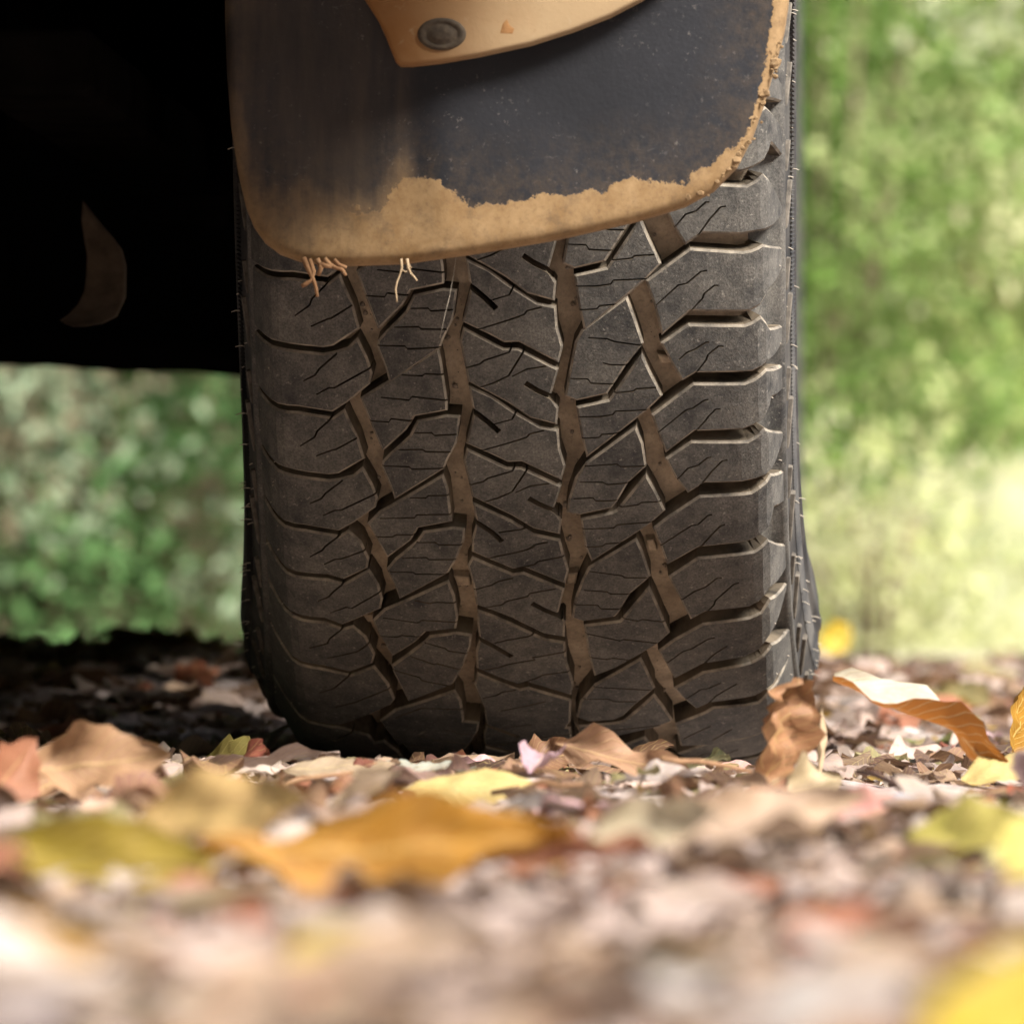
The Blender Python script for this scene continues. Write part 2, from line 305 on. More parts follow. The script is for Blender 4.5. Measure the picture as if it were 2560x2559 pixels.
TREAD = {'RS':[{'o':[(61.6,137.9),(83.3,121.9),(109.0,124.6),(112.9,124.2),(119.6,121.9),(154.0,132.8),(154.0,145.3),(123.8,146.5),(118.4,153.1),(112.2,155.9),(83.3,154.3),(69.2,166.8),(65.8,151.2)],'s':[[(66.5,150.8),(77.6,140.6),(81.6,139.9),(88.5,134.0),(91.5,133.6)],[(82.6,155.1),(89.2,147.7),(90.0,145.3),(94.9,141.4),(97.1,141.4)]],'n':[]},{'o':[(68.5,170.3),(82.1,160.6),(109.7,162.5),(113.7,161.3),(118.4,158.6),(125.8,167.6),(154.0,178.1),(154.0,188.7),(123.3,185.2),(113.7,188.3),(85.8,187.1),(78.9,191.4),(73.7,181.3)],'s':[[(77.4,179.7),(81.3,175.8),(85.3,174.2),(90.7,170.7),(92.2,170.7)],[(84.8,188.3),(90.7,180.1),(91.7,177.3),(96.9,173.1),(99.3,173.4)]],'n':[]},{'o':[(63.6,209.0),(84.3,192.2),(109.5,193.8),(114.4,192.2),(121.3,188.3),(154.0,202.3),(154.0,218.4),(127.5,207.8),(121.1,215.2),(114.2,218.7),(108.5,220.3),(84.8,219.5),(70.5,231.6),(66.5,219.1)],'s':[[(67.0,219.1),(80.8,207.0),(84.0,206.2),(89.7,202.0),(91.7,201.6)],[(84.8,219.9),(90.5,212.9),(91.5,211.3),(95.2,207.4),(97.6,207.4)]],'n':[]},{'o':[(70.0,234.4),(83.1,224.6),(111.0,226.9),(114.9,225.0),(120.1,221.5),(154.0,245.3),(154.0,260.1),(154.0,250.0),(114.9,250.8),(108.2,251.5),(89.2,250.4),(81.1,256.2),(74.9,246.1)],'s':[[(75.7,247.3),(81.3,240.6),(86.3,239.1),(91.0,234.8),(92.9,234.8)],[(86.8,251.9),(91.7,244.9),(92.9,243.3),(98.1,237.5),(100.8,237.1)]],'n':[]},{'o':[(63.3,276.9),(70.7,269.9),(86.8,257.4),(112.4,258.2),(116.4,255.8),(125.8,252.3),(154.0,272.2),(154.0,296.1),(130.0,277.7),(123.0,285.1),(113.7,289.4),(105.8,290.6),(86.3,291.0),(70.2,302.3),(66.8,288.6)],'s':[[(66.3,289.0),(82.6,276.1),(85.8,275.8),(90.7,270.3),(92.9,269.9)],[(85.5,292.2),(91.0,285.1),(92.2,283.2),(96.9,277.7),(99.3,276.9)]],'n':[]},{'o':[(70.5,310.1),(85.5,297.6),(107.2,297.2),(113.7,297.2),(122.1,292.6),(154.0,328.9),(154.0,350.0),(123.0,329.3),(115.9,335.5),(111.0,337.9),(89.0,337.9),(81.3,343.7),(76.1,326.9)],'s':[[(76.1,328.1),(83.6,321.4),(89.2,318.7),(94.9,312.9),(97.4,313.2)],[(87.7,339.8),(93.2,332.4),(93.9,329.3),(103.1,318.7),(105.8,317.9)]],'n':[]},{'o':[(64.5,367.5),(72.4,358.5),(87.3,346.8),(111.0,345.7),(116.6,343.7),(122.8,336.7),(154.0,362.5),(154.0,389.4),(154.0,366.4),(122.3,367.5),(114.7,376.1),(108.0,379.6),(87.5,381.6),(72.2,394.5),(67.8,378.1)],'s':[[(67.3,380.0),(77.1,368.7),(81.3,367.1),(89.5,359.7),(93.2,358.9)],[(86.0,383.5),(91.7,374.2),(99.3,367.1)]],'n':[]},{'o':[(71.7,403.1),(86.8,389.0),(111.2,385.1),(117.1,381.6),(123.8,376.5),(154.0,410.1),(154.0,441.7),(128.5,418.7),(118.6,417.5),(112.7,420.6),(90.5,421.4),(82.8,427.7),(77.6,417.5)],'s':[[(76.9,416.0),(85.5,405.8),(89.0,405.4),(95.6,401.1)],[(87.7,423.8),(93.7,413.2),(103.8,403.8)]],'n':[]},{'o':[(71.7,443.7),(87.0,432.0),(91.2,426.9),(114.2,428.8),(120.6,421.8),(154.0,435.1),(154.0,482.3),(123.3,452.7),(115.1,471.0),(90.5,477.3),(73.7,476.1)],'s':[[(75.7,464.0),(90.0,448.8)],[(90.5,469.5),(100.8,456.6)]],'n':[]}],'RM':[{'o':[(30.5,162.5),(52.9,145.3),(56.4,155.9),(60.8,170.3),(51.7,182.4),(45.0,193.4),(42.6,197.3),(27.5,200.8),(21.6,198.0),(23.8,185.9),(27.0,169.1)],'s':[[(33.7,166.8),(43.1,167.6),(46.5,169.1),(60.8,171.5)],[(40.4,180.1),(44.3,181.3),(52.9,181.6)],[(24.6,188.3),(33.2,188.7),(34.7,191.0),(46.0,191.8)]],'n':[]},{'o':[(45.8,196.1),(59.6,175.0),(63.8,185.2),(69.7,198.8),(62.1,206.6),(31.7,233.2),(29.2,219.9),(27.0,203.5),(43.1,200.0)],'s':[[(45.3,196.5),(55.2,195.7),(56.4,194.5),(66.3,194.1)],[(27.8,209.4),(38.4,209.4),(44.8,208.6),(46.3,206.6),(62.8,206.2)],[(28.8,221.5),(38.1,221.1),(39.4,219.5),(50.0,218.7)]],'n':[]},{'o':[(31.2,235.5),(56.4,214.8),(59.9,225.4),(61.3,238.7),(52.0,248.4),(46.5,259.7),(43.8,263.7),(27.8,267.6),(21.1,266.0),(22.3,257.0),(25.8,244.5)],'s':[[(30.7,237.5),(46.5,236.7),(48.3,238.3),(62.1,238.3)],[(28.3,246.9),(39.4,247.3),(41.6,248.8),(52.7,248.0)],[(24.8,257.0),(34.4,256.6),(35.9,258.6),(47.0,258.6)]],'n':[]},{'o':[(45.8,264.4),(60.8,242.6),(65.3,252.7),(70.2,266.0),(62.6,274.2),(32.7,298.4),(29.7,288.3),(27.8,269.5),(43.8,265.6)],'s':[[(45.3,262.9),(56.4,261.7),(58.1,260.1),(67.8,260.1)],[(28.3,276.1),(44.3,275.8),(46.0,273.8),(64.3,272.6)],[(28.8,287.9),(38.4,287.5),(40.1,285.9),(49.0,285.5)]],'n':[]},{'o':[(31.0,301.5),(55.4,282.8),(58.4,291.4),(62.3,309.3),(51.5,321.8),(45.3,336.3),(43.3,339.0),(27.5,341.8),(21.6,338.6),(23.8,323.4),(27.5,310.5)],'s':[[(31.7,304.3),(47.5,307.8),(49.2,309.3),(63.6,310.1)],[(28.5,317.5),(40.1,319.1),(41.6,320.7),(52.9,321.4)],[(23.1,328.1),(35.2,328.9),(36.7,331.6),(47.0,332.4)]],'n':[]},{'o':[(45.8,341.4),(61.1,315.6),(64.8,328.5),(71.0,353.1),(64.3,362.1),(42.6,382.0),(31.7,389.0),(29.2,368.3),(27.5,344.1),(43.6,341.8)],'s':[[(45.3,338.6),(54.9,341.8),(57.4,340.6),(69.0,343.7)],[(27.3,350.0),(45.8,357.4),(47.3,356.2),(66.0,360.9)],[(28.8,370.3),(38.9,373.0),(41.3,371.8),(54.2,375.3)]],'n':[]},{'o':[(31.7,396.0),(55.9,372.6),(58.9,384.3),(62.6,401.9),(51.5,419.9),(45.5,431.6),(41.3,435.5),(27.0,436.7),(21.1,431.2),(23.8,413.2)],'s':[[(31.2,398.4),(47.0,401.1),(63.1,403.8)],[(25.1,410.5),(38.6,411.3),(41.1,414.0),(52.5,414.8)]],'n':[]},{'o':[(45.3,436.7),(61.8,407.8),(66.3,421.4),(71.0,439.4),(62.6,446.0),(37.1,459.3),(22.1,462.8),(21.8,441.7),(42.1,438.6)],'s':[[(24.3,449.5),(45.8,446.8),(67.5,442.9)]],'n':[]}],'C':[{'o':[(-25.1,191.8),(-13.5,197.7),(-4.1,205.1),(9.5,214.4),(18.6,216.4),(19.1,227.3),(21.6,237.5),(19.4,246.5),(-0.1,235.1),(-7.0,235.5),(-14.4,231.2),(-27.3,224.6),(-23.1,207.8)],'s':[[(-14.4,213.7),(-4.1,210.5),(3.3,195.7),(9.5,193.8)],[(-21.4,228.9),(-4.6,223.4),(2.8,220.7),(4.3,218.7),(11.5,216.8)]],'n':[[(-24.3,204.7),(-21.6,207.0),(-15.9,212.1),(-10.5,217.6)]]},{'o':[(-26.8,226.9),(-14.4,234.0),(-7.3,237.9),(-0.1,237.9),(19.4,249.2),(15.2,264.0),(18.9,270.3),(17.9,280.1),(4.6,276.1),(-5.8,267.9),(-15.2,262.1),(-25.3,256.2),(-26.3,249.2),(-28.8,234.4)],'s':[[(-26.8,248.8),(-19.1,246.5),(-16.9,244.5),(-4.8,240.2),(1.9,227.7)],[(-19.4,259.0),(-12.7,256.6),(-5.3,252.7),(5.6,234.0),(8.0,230.8),(19.9,226.9)],[(-3.6,253.1),(3.6,249.2),(13.2,247.6)]],'n':[[(17.9,267.6),(14.9,264.0),(8.3,260.5),(2.8,256.6)]]},{'o':[(-25.1,259.0),(-15.2,264.8),(-5.8,270.3),(4.6,278.9),(17.9,282.8),(19.4,292.6),(21.6,303.5),(19.4,313.6),(-1.1,301.5),(-6.3,303.1),(-16.7,297.2),(-26.5,291.4),(-26.3,282.8),(-23.6,272.6)],'s':[[(-12.7,278.1),(6.0,274.6)],[(-19.6,295.7),(-13.9,293.7),(-5.1,291.4),(1.4,289.0),(5.6,286.7),(2.6,287.5),(5.1,285.9),(11.5,284.4)],[(-4.3,301.9),(4.6,299.2),(6.3,297.2),(19.9,293.7)]],'n':[[(-25.1,270.3),(-22.1,272.6),(-16.2,277.7),(-11.0,284.0)]]},{'o':[(-26.3,294.1),(-16.7,300.0),(-6.3,305.8),(-1.1,304.7),(19.1,316.8),(15.4,335.1),(18.6,341.4),(18.1,354.3),(7.8,351.5),(-8.0,339.0),(-16.9,333.6),(-25.8,328.9),(-26.8,313.6),(-29.0,300.4)],'s':[[(-26.8,317.5),(-16.9,313.6),(-14.4,311.3),(-6.3,308.6)],[(-25.1,331.2),(-12.7,328.1),(-10.2,325.4),(0.4,321.8),(1.6,319.5),(14.4,316.4)]],'n':[[(17.6,339.4),(15.2,336.3),(9.0,332.4),(2.3,326.9)]]},{'o':[(-25.3,332.0),(-16.9,336.7),(-8.3,342.5),(7.8,355.0),(18.1,357.8),(18.6,375.3),(21.4,394.9),(19.6,407.4),(-2.1,394.1),(-6.3,396.8),(-16.2,390.2),(-27.8,381.2),(-27.5,365.6),(-25.3,356.2),(-25.8,344.1)],'s':[[(-17.9,358.5),(-11.2,355.8),(-1.4,353.1),(3.6,350.3)],[(-26.3,382.8),(-16.4,379.6),(-11.2,376.5),(2.8,372.2),(0.6,370.7),(18.6,365.6)],[(-6.8,394.9),(2.3,389.4),(5.8,386.3),(21.4,382.8)]],'n':[[(-26.8,353.5),(-23.6,356.2),(-16.9,362.1),(-9.3,369.9)]]},{'o':[(-27.5,384.7),(-16.2,394.1),(-6.5,400.7),(-2.1,398.4),(19.6,411.7),(18.4,437.0),(13.2,451.9),(0.1,442.1),(-7.8,437.4),(-23.6,429.2),(-26.3,418.3),(-29.7,396.8)],'s':[[(-25.8,409.7),(-18.1,406.2),(-15.7,403.1),(-8.3,401.1)],[(-24.1,425.7),(-13.2,421.8),(1.4,415.2),(6.3,412.8)]],'n':[]}],'LM':[{'o':[(-78.4,200.0),(-38.9,171.9),(-37.6,178.1),(-35.2,200.4),(-35.4,206.2),(-51.7,209.8),(-55.7,217.2),(-66.8,228.9),(-68.5,230.1),(-72.4,218.4),(-75.2,209.8)],'s':[[(-57.4,186.7),(-47.3,187.1),(-46.0,185.9),(-35.9,186.3)],[(-68.0,199.2),(-54.2,200.4),(-52.7,198.4),(-34.4,200.4)],[(-74.4,212.5),(-64.5,212.9),(-63.3,210.9),(-52.0,212.1)]],'n':[]},{'o':[(-68.7,235.5),(-64.8,230.8),(-54.7,220.3),(-50.7,211.7),(-36.2,208.2),(-29.0,208.6),(-31.5,224.6),(-36.2,234.4),(-37.9,239.4),(-63.6,259.0),(-65.5,250.4),(-69.2,239.1)],'s':[[(-52.2,218.7),(-43.6,218.4),(-42.3,219.9),(-31.5,219.1)],[(-60.4,228.5),(-48.5,228.1),(-47.0,229.3),(-34.7,229.3)],[(-68.7,238.3),(-55.4,238.3),(-54.2,239.8),(-37.1,238.7)]],'n':[]},{'o':[(-77.9,274.6),(-71.5,266.4),(-38.6,242.2),(-36.4,251.5),(-35.2,271.9),(-52.2,276.5),(-56.2,284.7),(-68.7,297.2),(-72.4,287.9),(-75.2,280.8)],'s':[[(-55.7,257.0),(-47.8,257.0),(-46.5,255.5),(-36.2,255.1)],[(-71.2,270.7),(-53.9,269.5),(-52.7,267.6),(-34.9,266.8)],[(-74.9,282.8),(-65.5,282.4),(-63.6,280.8),(-53.2,280.4)]],'n':[]},{'o':[(-69.5,304.3),(-64.8,296.8),(-53.4,284.4),(-50.0,278.1),(-34.9,275.0),(-29.0,275.8),(-29.5,283.2),(-33.9,296.1),(-38.4,306.2),(-64.1,326.5),(-66.3,315.6),(-69.2,306.6)],'s':[[(-53.7,285.5),(-44.1,285.1),(-42.6,286.7),(-30.0,286.3)],[(-61.3,296.1),(-49.2,295.3),(-47.8,296.8),(-33.9,296.1)],[(-69.2,306.2),(-56.2,305.8),(-54.9,307.0),(-38.1,306.6)]],'n':[]},{'o':[(-78.6,343.3),(-72.2,333.9),(-38.6,310.9),(-35.9,322.2),(-34.9,338.2),(-36.2,348.0),(-51.7,351.1),(-57.4,359.7),(-70.2,373.8),(-72.9,364.4),(-76.4,353.9)],'s':[[(-56.4,326.1),(-48.3,328.1),(-46.5,326.9),(-35.4,327.3)],[(-72.9,340.6),(-55.4,343.3),(-53.4,341.0),(-35.2,342.1)],[(-76.1,355.8),(-66.3,355.4),(-64.1,353.9),(-54.4,354.6)]],'n':[]},{'o':[(-71.0,381.2),(-64.3,372.6),(-52.7,357.8),(-50.2,353.9),(-36.4,350.3),(-28.5,351.9),(-29.5,361.7),(-35.4,383.2),(-40.1,397.2),(-64.3,417.1),(-67.5,401.1),(-70.5,387.4)],'s':[[(-52.9,359.3),(-42.6,363.6),(-41.3,365.6),(-30.5,367.9)],[(-60.8,371.4),(-49.0,378.1),(-47.3,377.3),(-34.9,382.4)],[(-70.7,384.7),(-57.1,390.6),(-55.9,393.7),(-41.3,398.4)]],'n':[]},{'o':[(-80.6,441.3),(-71.5,426.1),(-39.6,402.3),(-36.7,413.6),(-36.2,433.9),(-37.4,445.2),(-57.9,452.3),(-63.6,462.4),(-72.7,476.5)],'s':[[(-72.0,435.9),(-57.9,422.6),(-36.4,422.6)]],'n':[]}],'LS':[{'o':[(-150.0,212.5),(-109.2,209.5),(-92.2,211.4),(-86.0,206.2),(-84.0,212.1),(-79.8,222.6),(-77.1,234.8),(-90.5,244.5),(-95.6,245.7),(-118.6,244.5),(-150.0,247.5)],'s':[[(-109.2,229.3),(-101.6,223.4),(-100.3,219.9),(-94.4,213.7),(-89.7,207.8)],[(-101.3,234.4),(-92.9,230.1),(-91.2,229.7),(-80.6,222.6)]],'n':[]},{'o':[(-150.0,250.1),(-118.6,247.1),(-95.6,248.3),(-90.5,247.1),(-83.3,244.5),(-78.4,239.1),(-73.7,250.0),(-71.5,258.2),(-72.9,264.4),(-84.5,275.0),(-92.2,280.8),(-109.2,278.9),(-150.0,281.9)],'s':[[(-106.0,264.0),(-100.1,260.5),(-97.9,257.0),(-88.7,248.0)],[(-99.8,271.1),(-93.2,266.8),(-90.7,266.8),(-72.2,255.1)]],'n':[]},{'o':[(-150.0,284.5),(-109.2,281.5),(-92.2,283.4),(-87.3,279.3),(-81.1,286.3),(-77.6,298.0),(-78.9,305.0),(-91.5,314.0),(-99.6,311.7),(-150.0,314.7)],'s':[[(-107.7,299.6),(-101.1,294.1),(-99.6,291.4),(-91.5,282.8)],[(-100.8,303.9),(-94.9,299.6),(-92.2,299.2),(-78.9,291.8)]],'n':[]},{'o':[(-150.0,317.3),(-99.6,314.3),(-91.5,316.6),(-78.1,305.0),(-73.7,316.0),(-72.2,326.5),(-73.7,334.3),(-94.2,349.2),(-103.1,345.3),(-150.0,348.3)],'s':[[(-105.5,331.6),(-99.6,327.3),(-97.6,323.8),(-91.7,316.4)],[(-99.8,339.8),(-91.0,333.9),(-88.5,334.7),(-71.7,319.5)]],'n':[]},{'o':[(-150.0,350.9),(-103.1,347.9),(-94.2,351.8),(-88.5,348.4),(-82.3,357.0),(-78.4,371.8),(-80.3,380.8),(-92.4,390.2),(-107.2,387.1),(-150.0,390.1)],'s':[[(-112.2,372.2),(-102.6,365.6),(-101.1,360.9),(-93.4,350.7)],[(-103.5,378.9),(-94.9,374.2),(-87.3,369.9),(-80.1,360.9)]],'n':[]},{'o':[(-150.0,392.7),(-107.2,389.7),(-92.4,392.8),(-79.6,382.4),(-73.2,398.8),(-70.7,415.2),(-73.7,422.6),(-101.6,452.7),(-150.0,455.7)],'s':[[(-109.7,415.2),(-102.1,408.5),(-92.7,392.5)],[(-102.6,429.6),(-91.9,421.0),(-72.2,402.7)]],'n':[]},{'o':[(-150.0,458.3),(-101.6,455.3),(-87.0,462.0),(-83.8,478.8),(-107.0,510.1),(-150.0,513.1)],'s':[[(-116.6,486.6),(-104.8,475.7),(-93.4,454.6)]],'n':[]}]}
PERIOD = {'RS': (0, 4, 135.4), 'RM': (0, 2, 69.1), 'C': (0, 2, 66.0), 'LM': (0, 2, 67.0), 'LS': (0, 2, 72.0)}

# ------------------------------------------------------------------ the ground
def mat_ground():
    t = NT('soil')
    a = t.noise(3.0, 6, .6); b = t.noise(28, 6, .65); c_ = t.noise(160, 4, .7)
    c = t.mix(t.mapr(a, .3, .7), (.36,.295,.265), (.50,.42,.385))
    c = t.mix(t.mapr(b, .45, .72), c, (.17,.115,.08))
    c = t.mix(t.math('MULTIPLY', t.mapr(c_, .55, .7), .6), c, (.52,.45,.40))
    far = t.new('ShaderNodeVectorMath', operation='LENGTH'); t.link(t.coord(), far.inputs[0])
    c = t.mix(t.mapr(far.outputs['Value'], 6.5, 9.5), c, t.mix(t.mapr(b, .3, .7), (.50,.47,.30), (.60,.56,.40)))  # dry grass tone, made paler in place of sunlight on the far ground
    return t.done(c, .95, t.bump(t.math('ADD', t.math('MULTIPLY', b, 1.0), t.math('MULTIPLY', c_, .4)), .8, .01), .15)
def axis(lo, hi, n, c, k):
    s = np.linspace(math.asinh((lo - c)/k), math.asinh((hi - c)/k), n); return c + k*np.sinh(s)
gx_, gy_ = axis(-260, 260, 230, 0, .35), axis(-60, 420, 300, -1.2, .6)
GX, GY = np.meshgrid(gx_, gy_); GZ = ground_h(GX, GY)
gv = np.stack([GX, GY, GZ], -1).reshape(-1, 3); nX = len(gx_)
gf = [(j*nX + i, j*nX + i + 1, (j + 1)*nX + i + 1, (j + 1)*nX + i) for j in range(len(gy_) - 1) for i in range(nX - 1)]
tag(mesh_obj('ground', gv, gf, [mat_ground()]), kind='structure')

# ------------------------------------------------------------------ the vehicle
car = empty('parked_car', (0, 0, 0))
tag(car, 'dark off-road car seen low from behind, its muddy tyre resting on fallen leaves', 'car')
AX = np.array([0, 0, AXLE_Z])
def lathe_tyre(t_list, n_list, nth, close=True):
    th = np.linspace(0, 2*math.pi, nth, endpoint=False)
    TH, T = np.meshgrid(th, t_list, indexing='ij'); N = np.broadcast_to(np.asarray(n_list), TH.shape)
    V = tyre_point(TH, T, N).reshape(-1, 3); m = len(t_list); F = []
    for i in range(nth):
        k = (i + 1) % nth
        for j in range(m - 1): F.append((i*m + j, i*m + j + 1, k*m + j + 1, k*m + j))
    return V, F, m
# carcass: groove floor between the blocks, shoulder, sidewall with rings
ct = [-.2399,-.228,-.216,-.2055,-.204,-.1985,-.197,-.191,-.185,-.178,-.170,-.164,-.158,-.1565,-.1535,-.1515,-.150,-.140,-.128,-.120,-.105,-.08,-.05,-.025]
cn = [0,0,0,0,.0009,.0009,0,0,0,0,0,0,0,.0012,.0012,-.001,-.005,-.0095,-.0115,-.012,-.0115,-.011,-.011,-.011]
ct = ct + [0] + [-a for a in ct[::-1]]; cn = cn + [-.011] + cn[::-1]
V, F, m = lathe_tyre(ct, cn, 300)
mi = [(0 if abs((ct[j] + ct[j+1])/2) < .121 else 2 if abs((ct[j] + ct[j+1])/2) < .1605 else 1) for i in range(300) for j in range(m - 1)]
tyre = mesh_obj('tyre', V, F, [M_grv, M_side, M_rub], car, mi, True, AX)
tag(tyre, 'worn all-terrain tyre with brown dirt in its grooves')
def tmap(P, n): return tyre_point(P[:,1]/390, P[:,0]/1000, np.asarray(n)/1000)
def add_block(b):
    cut = [strip(l, .95) for l in b['s']] + [strip(l, 3.0) for l in b['n']]
    o = np.array(b['o'], float); o = o if area(o) > 0 else o[::-1]
    v, f, mi, sm = slab(inset(o, .15), cut, tmap, edge=1.15, chamfer=.95, depth=14, draft=.5, grid=5.0, edge_mat=2, maxlen=6.0)
    f = [tuple(q[::-1]) for q in f]
    return mesh_obj('tread_block', v, f, [M_rub, M_wall, M_edge], tyre, mi, False)
blocks = {k: [add_block(b) for b in L] for k, L in TREAD.items()}
S_END = -1480.0
for k, L in blocks.items():
    a, b, d = PERIOD[k]; n = b - a
    s0 = np.mean([p[1] for p in TREAD[k][a]['o']])
    for rep in range(1, 40):
        if s0 - rep*d < S_END: break
        for i in range(a, b):
            c = L[i].copy(); col.objects.link(c); c.parent = tyre; c.rotation_euler = (-rep*d/390, 0, 0)
    # a few more blocks between the last one in the light and the contact patch
    last = len(L); i = last; rep = 1
    sl = np.mean([p[1] for p in TREAD[k][last-1]['o']])
    d2 = 85.0 if k != 'RS' else 170.0
    for q in range(2):
        src = last - 2 + q
        c = L[src].copy(); col.objects.link(c); c.parent = tyre; c.rotation_euler = (86.0/390, 0, 0)
for w in WEAR:
    v, f, mi, sm = slab(w, [], lambda P, n: tmap(P, np.asarray(n) - 6.5), edge=.8, chamfer=.6, depth=7, draft=.6, grid=8.0)
    mesh_obj('wear_bar', v, [tuple(q[::-1]) for q in f], [M_grv, M_grv], tyre, mi, False)
# grit and bits of leaf caught in the channels
gr = random.Random(19); gv2, gf2 = [], []
def ico_unit():
    q = bmesh.new(); bmesh.ops.create_icosphere(q, subdivisions=1, radius=1); v_ = [tuple(a.co) for a in q.verts]; f_ = [[a.index for a in k.verts] for k in q.faces]; q.free(); return v_, f_
IV, IF = ico_unit()
for i in range(260):
    s_ = gr.uniform(60, 520); t_ = gr.choice([-74, -75, -33, -32, 24, 25, 65, 66]) + gr.gauss(0, 2.2); r_ = abs(gr.gauss(.5, .45)) + .25
    k = len(gv2); n_ = -11 + r_*.6
    for a in IV:
        w = 1 + gr.uniform(-.3, .3); gv2.append(tmap(np.array([[t_ + a[0]*r_*w, s_ + a[1]*r_*w]]), np.array([n_ + a[2]*r_*w*.8]))[0])
    gf2 += [tuple(k + j for j in ff) for ff in IF]
tag(mesh_obj('trapped_grit', gv2, gf2, [mat_simple('grit', (.16,.125,.09), (.34,.29,.23), 400, .9)], tyre, None, False), kind='stuff')
# sidewall lugs: slanted dusty bars above the knurled ring, both sides
def bar(t0, s0, t1, s1, w, hgt):
    o = np.array([(t0, s0 - w), (t1, s1 - w), (t1, s1 + w), (t0, s0 + w)], float)
    v, f, mi, sm = slab(o, [], tmap, edge=.5, chamfer=.4, depth=1.0, draft=.3, grid=6.0)
    return o, v, f, mi
def lug_mesh(side, s, big):
    if big: o = [(156.5, s - 5), (159.5, s - 6.5), (172, s - 29), (169, s - 29)]
    else:   o = [(156.5, s - 3), (159, s - 4), (166, s - 19), (164, s - 19)]
    o = [(side*a, b) for a, b in o]
    v, f, mi, sm = slab(o, [], lambda P, n: tmap(P, np.asarray(n) + 2.2), edge=.6, chamfer=.4, depth=2.6, draft=.3, grid=5.0)
    f = [tuple(q[::-1]) for q in f]
    return mesh_obj('sidewall_lug', v, f, [M_lug, M_lug], tyre, mi, sm)
for side in (1, -1):
    s = 60.0; k = 0
    while s < 560:
        lug_mesh(side, s, k % 2 == 0); s += 34.0 + 8.0*max(0, (s - 240)/240); k += 1
    A, Bm = None, None
    for q in range(24):
        big = q % 2 == 0
        if big and A is None: A = lug_mesh(side, 26.0, True); continue
        if not big and Bm is None: Bm = lug_mesh(side, -8.0, False); continue
        c = (A if big else Bm).copy(); col.objects.link(c); c.parent = tyre; c.rotation_euler = (-(q//2)*68.0/390, 0, 0)
# knurled ring (far too fine to pick apart) and rubber hairs
kv, kf = [], []
for side in (1, -1):
    for i in range(900):
        th = i/900*2*math.pi; w = .0017
        for (t_, dth, n_) in ((.1765, 0, .0002), (.1765, w, .0002), (.1765, w/2, .0013), (.1865, .006, .0002), (.1865, .006 + w, .0002), (.1865, .006 + w/2, .0013)):
            kv.append(tyre_point(th + dth, side*t_, n_))
        b = len(kv) - 6; kf += [(b, b+2, b+5, b+3), (b+2, b+1, b+4, b+5)]
tag(mesh_obj('knurled_ring', kv, kf, [M_side], tyre, None, False), kind='stuff')
hv, hf = [], []
def hair(p, d, ln, r):
    d = Vector(d).normalized(); a = d.orthogonal().normalized(); b = d.cross(a); k = len(hv)
    bend = Vector((0, 0, -1))*ln*.15
    for q, (pos, rr) in enumerate(((Vector(p), r), (Vector(p) + d*ln*.55, r), (Vector(p) + d*ln + bend, r*.8))):
        for j in range(4):
            an = j*math.pi/2; hv.append(pos + (a*math.cos(an) + b*math.sin(an))*rr)
    for q in range(2):
        for j in range(4): hf.append((k + q*4 + j, k + q*4 + (j+1)%4, k + q*4 + 4 + (j+1)%4, k + q*4 + 4 + j))
    hf.append((k+8, k+9, k+10, k+11))
hr = random.Random(5)
for side in (1, -1):
    for i in range(86):
        th = hr.uniform(.0, 1.5)
        t_ = hr.choice([.128, .133, .1455, .1475, .164, .170, .178, .19]) + hr.uniform(-.001, .001)
        p = tyre_point(th, side*t_, 0); q = tyre_point(th, side*t_, .01)
        ln = hr.uniform(.0008, .0020) if t_ < .17 else hr.uniform(.002, .0055)
        if side > 0 and t_ < .17 and hr.random() < .5: continue
        hair(p - (q - p)*.1, (q - p) + np.array([0, hr.uniform(-.002, .002), hr.uniform(-.002, .002)]), ln, .00038)
for th in (.52, .64, .70, .79, .83, .86, .97, .99, 1.08, 1.16, 1.21):
    p = tyre_point(th, -.178, 0); hair(p, (-1, hr.uniform(-.15, .15), hr.uniform(-.12, .12)), hr.uniform(.0045, .0068), .00042)
tag(mesh_obj('rubber_hairs', hv, hf, [M_hair], tyre), kind='stuff')

# rim
def lathe_x(prof, n=64):
    V, F = [], []; m = len(prof)
    for i in range(n):
        a = i/n*2*math.pi
        for x, r in prof: V.append((x, r*math.cos(a), r*math.sin(a)))
    for i in range(n):
        k = (i+1) % n
        for j in range(m - 1): F.append((i*m+j, k*m+j, k*m+j+1, i*m+j+1))
    return V, F
rv, rf = lathe_x([(-.112,.232),(-.105,.222),(-.09,.21),(.05,.205),(.085,.212),(.104,.222),(.112,.232)])
rim = mesh_obj('wheel_rim', rv, rf, [M_rim], car, None, True, AX)
def box(x0, x1, y0, y1, z0, z1):
    v = [(x, y, z) for x in (x0, x1) for y in (y0, y1) for z in (z0, z1)]
    return v, [(0,1,3,2),(4,6,7,5),(0,4,5,1),(2,3,7,6),(0,2,6,4),(1,5,7,3)]
def bevel_obj(o, w=.01, seg=2):
    b = o.modifiers.new('bevel', 'BEVEL'); b.width = w; b.segments = seg; b.limit_method = 'ANGLE'; return o
for i in range(6):
    a = i*math.pi/3
    v, f = box(.045, .08, -.028, .028, .05, .212)
    v = [(x, y*math.cos(a) - z*math.sin(a), y*math.sin(a) + z*math.cos(a)) for x, y, z in v]
    bevel_obj(mesh_obj('spoke', v, f, [M_rim], rim, None, False), .006)
hvv, hff = lathe_x([(.03,.0),(.03,.07),(.085,.065),(.092,.045),(.093,0)], 32)
mesh_obj('hub_cap', hvv, hff, [M_rim], rim)
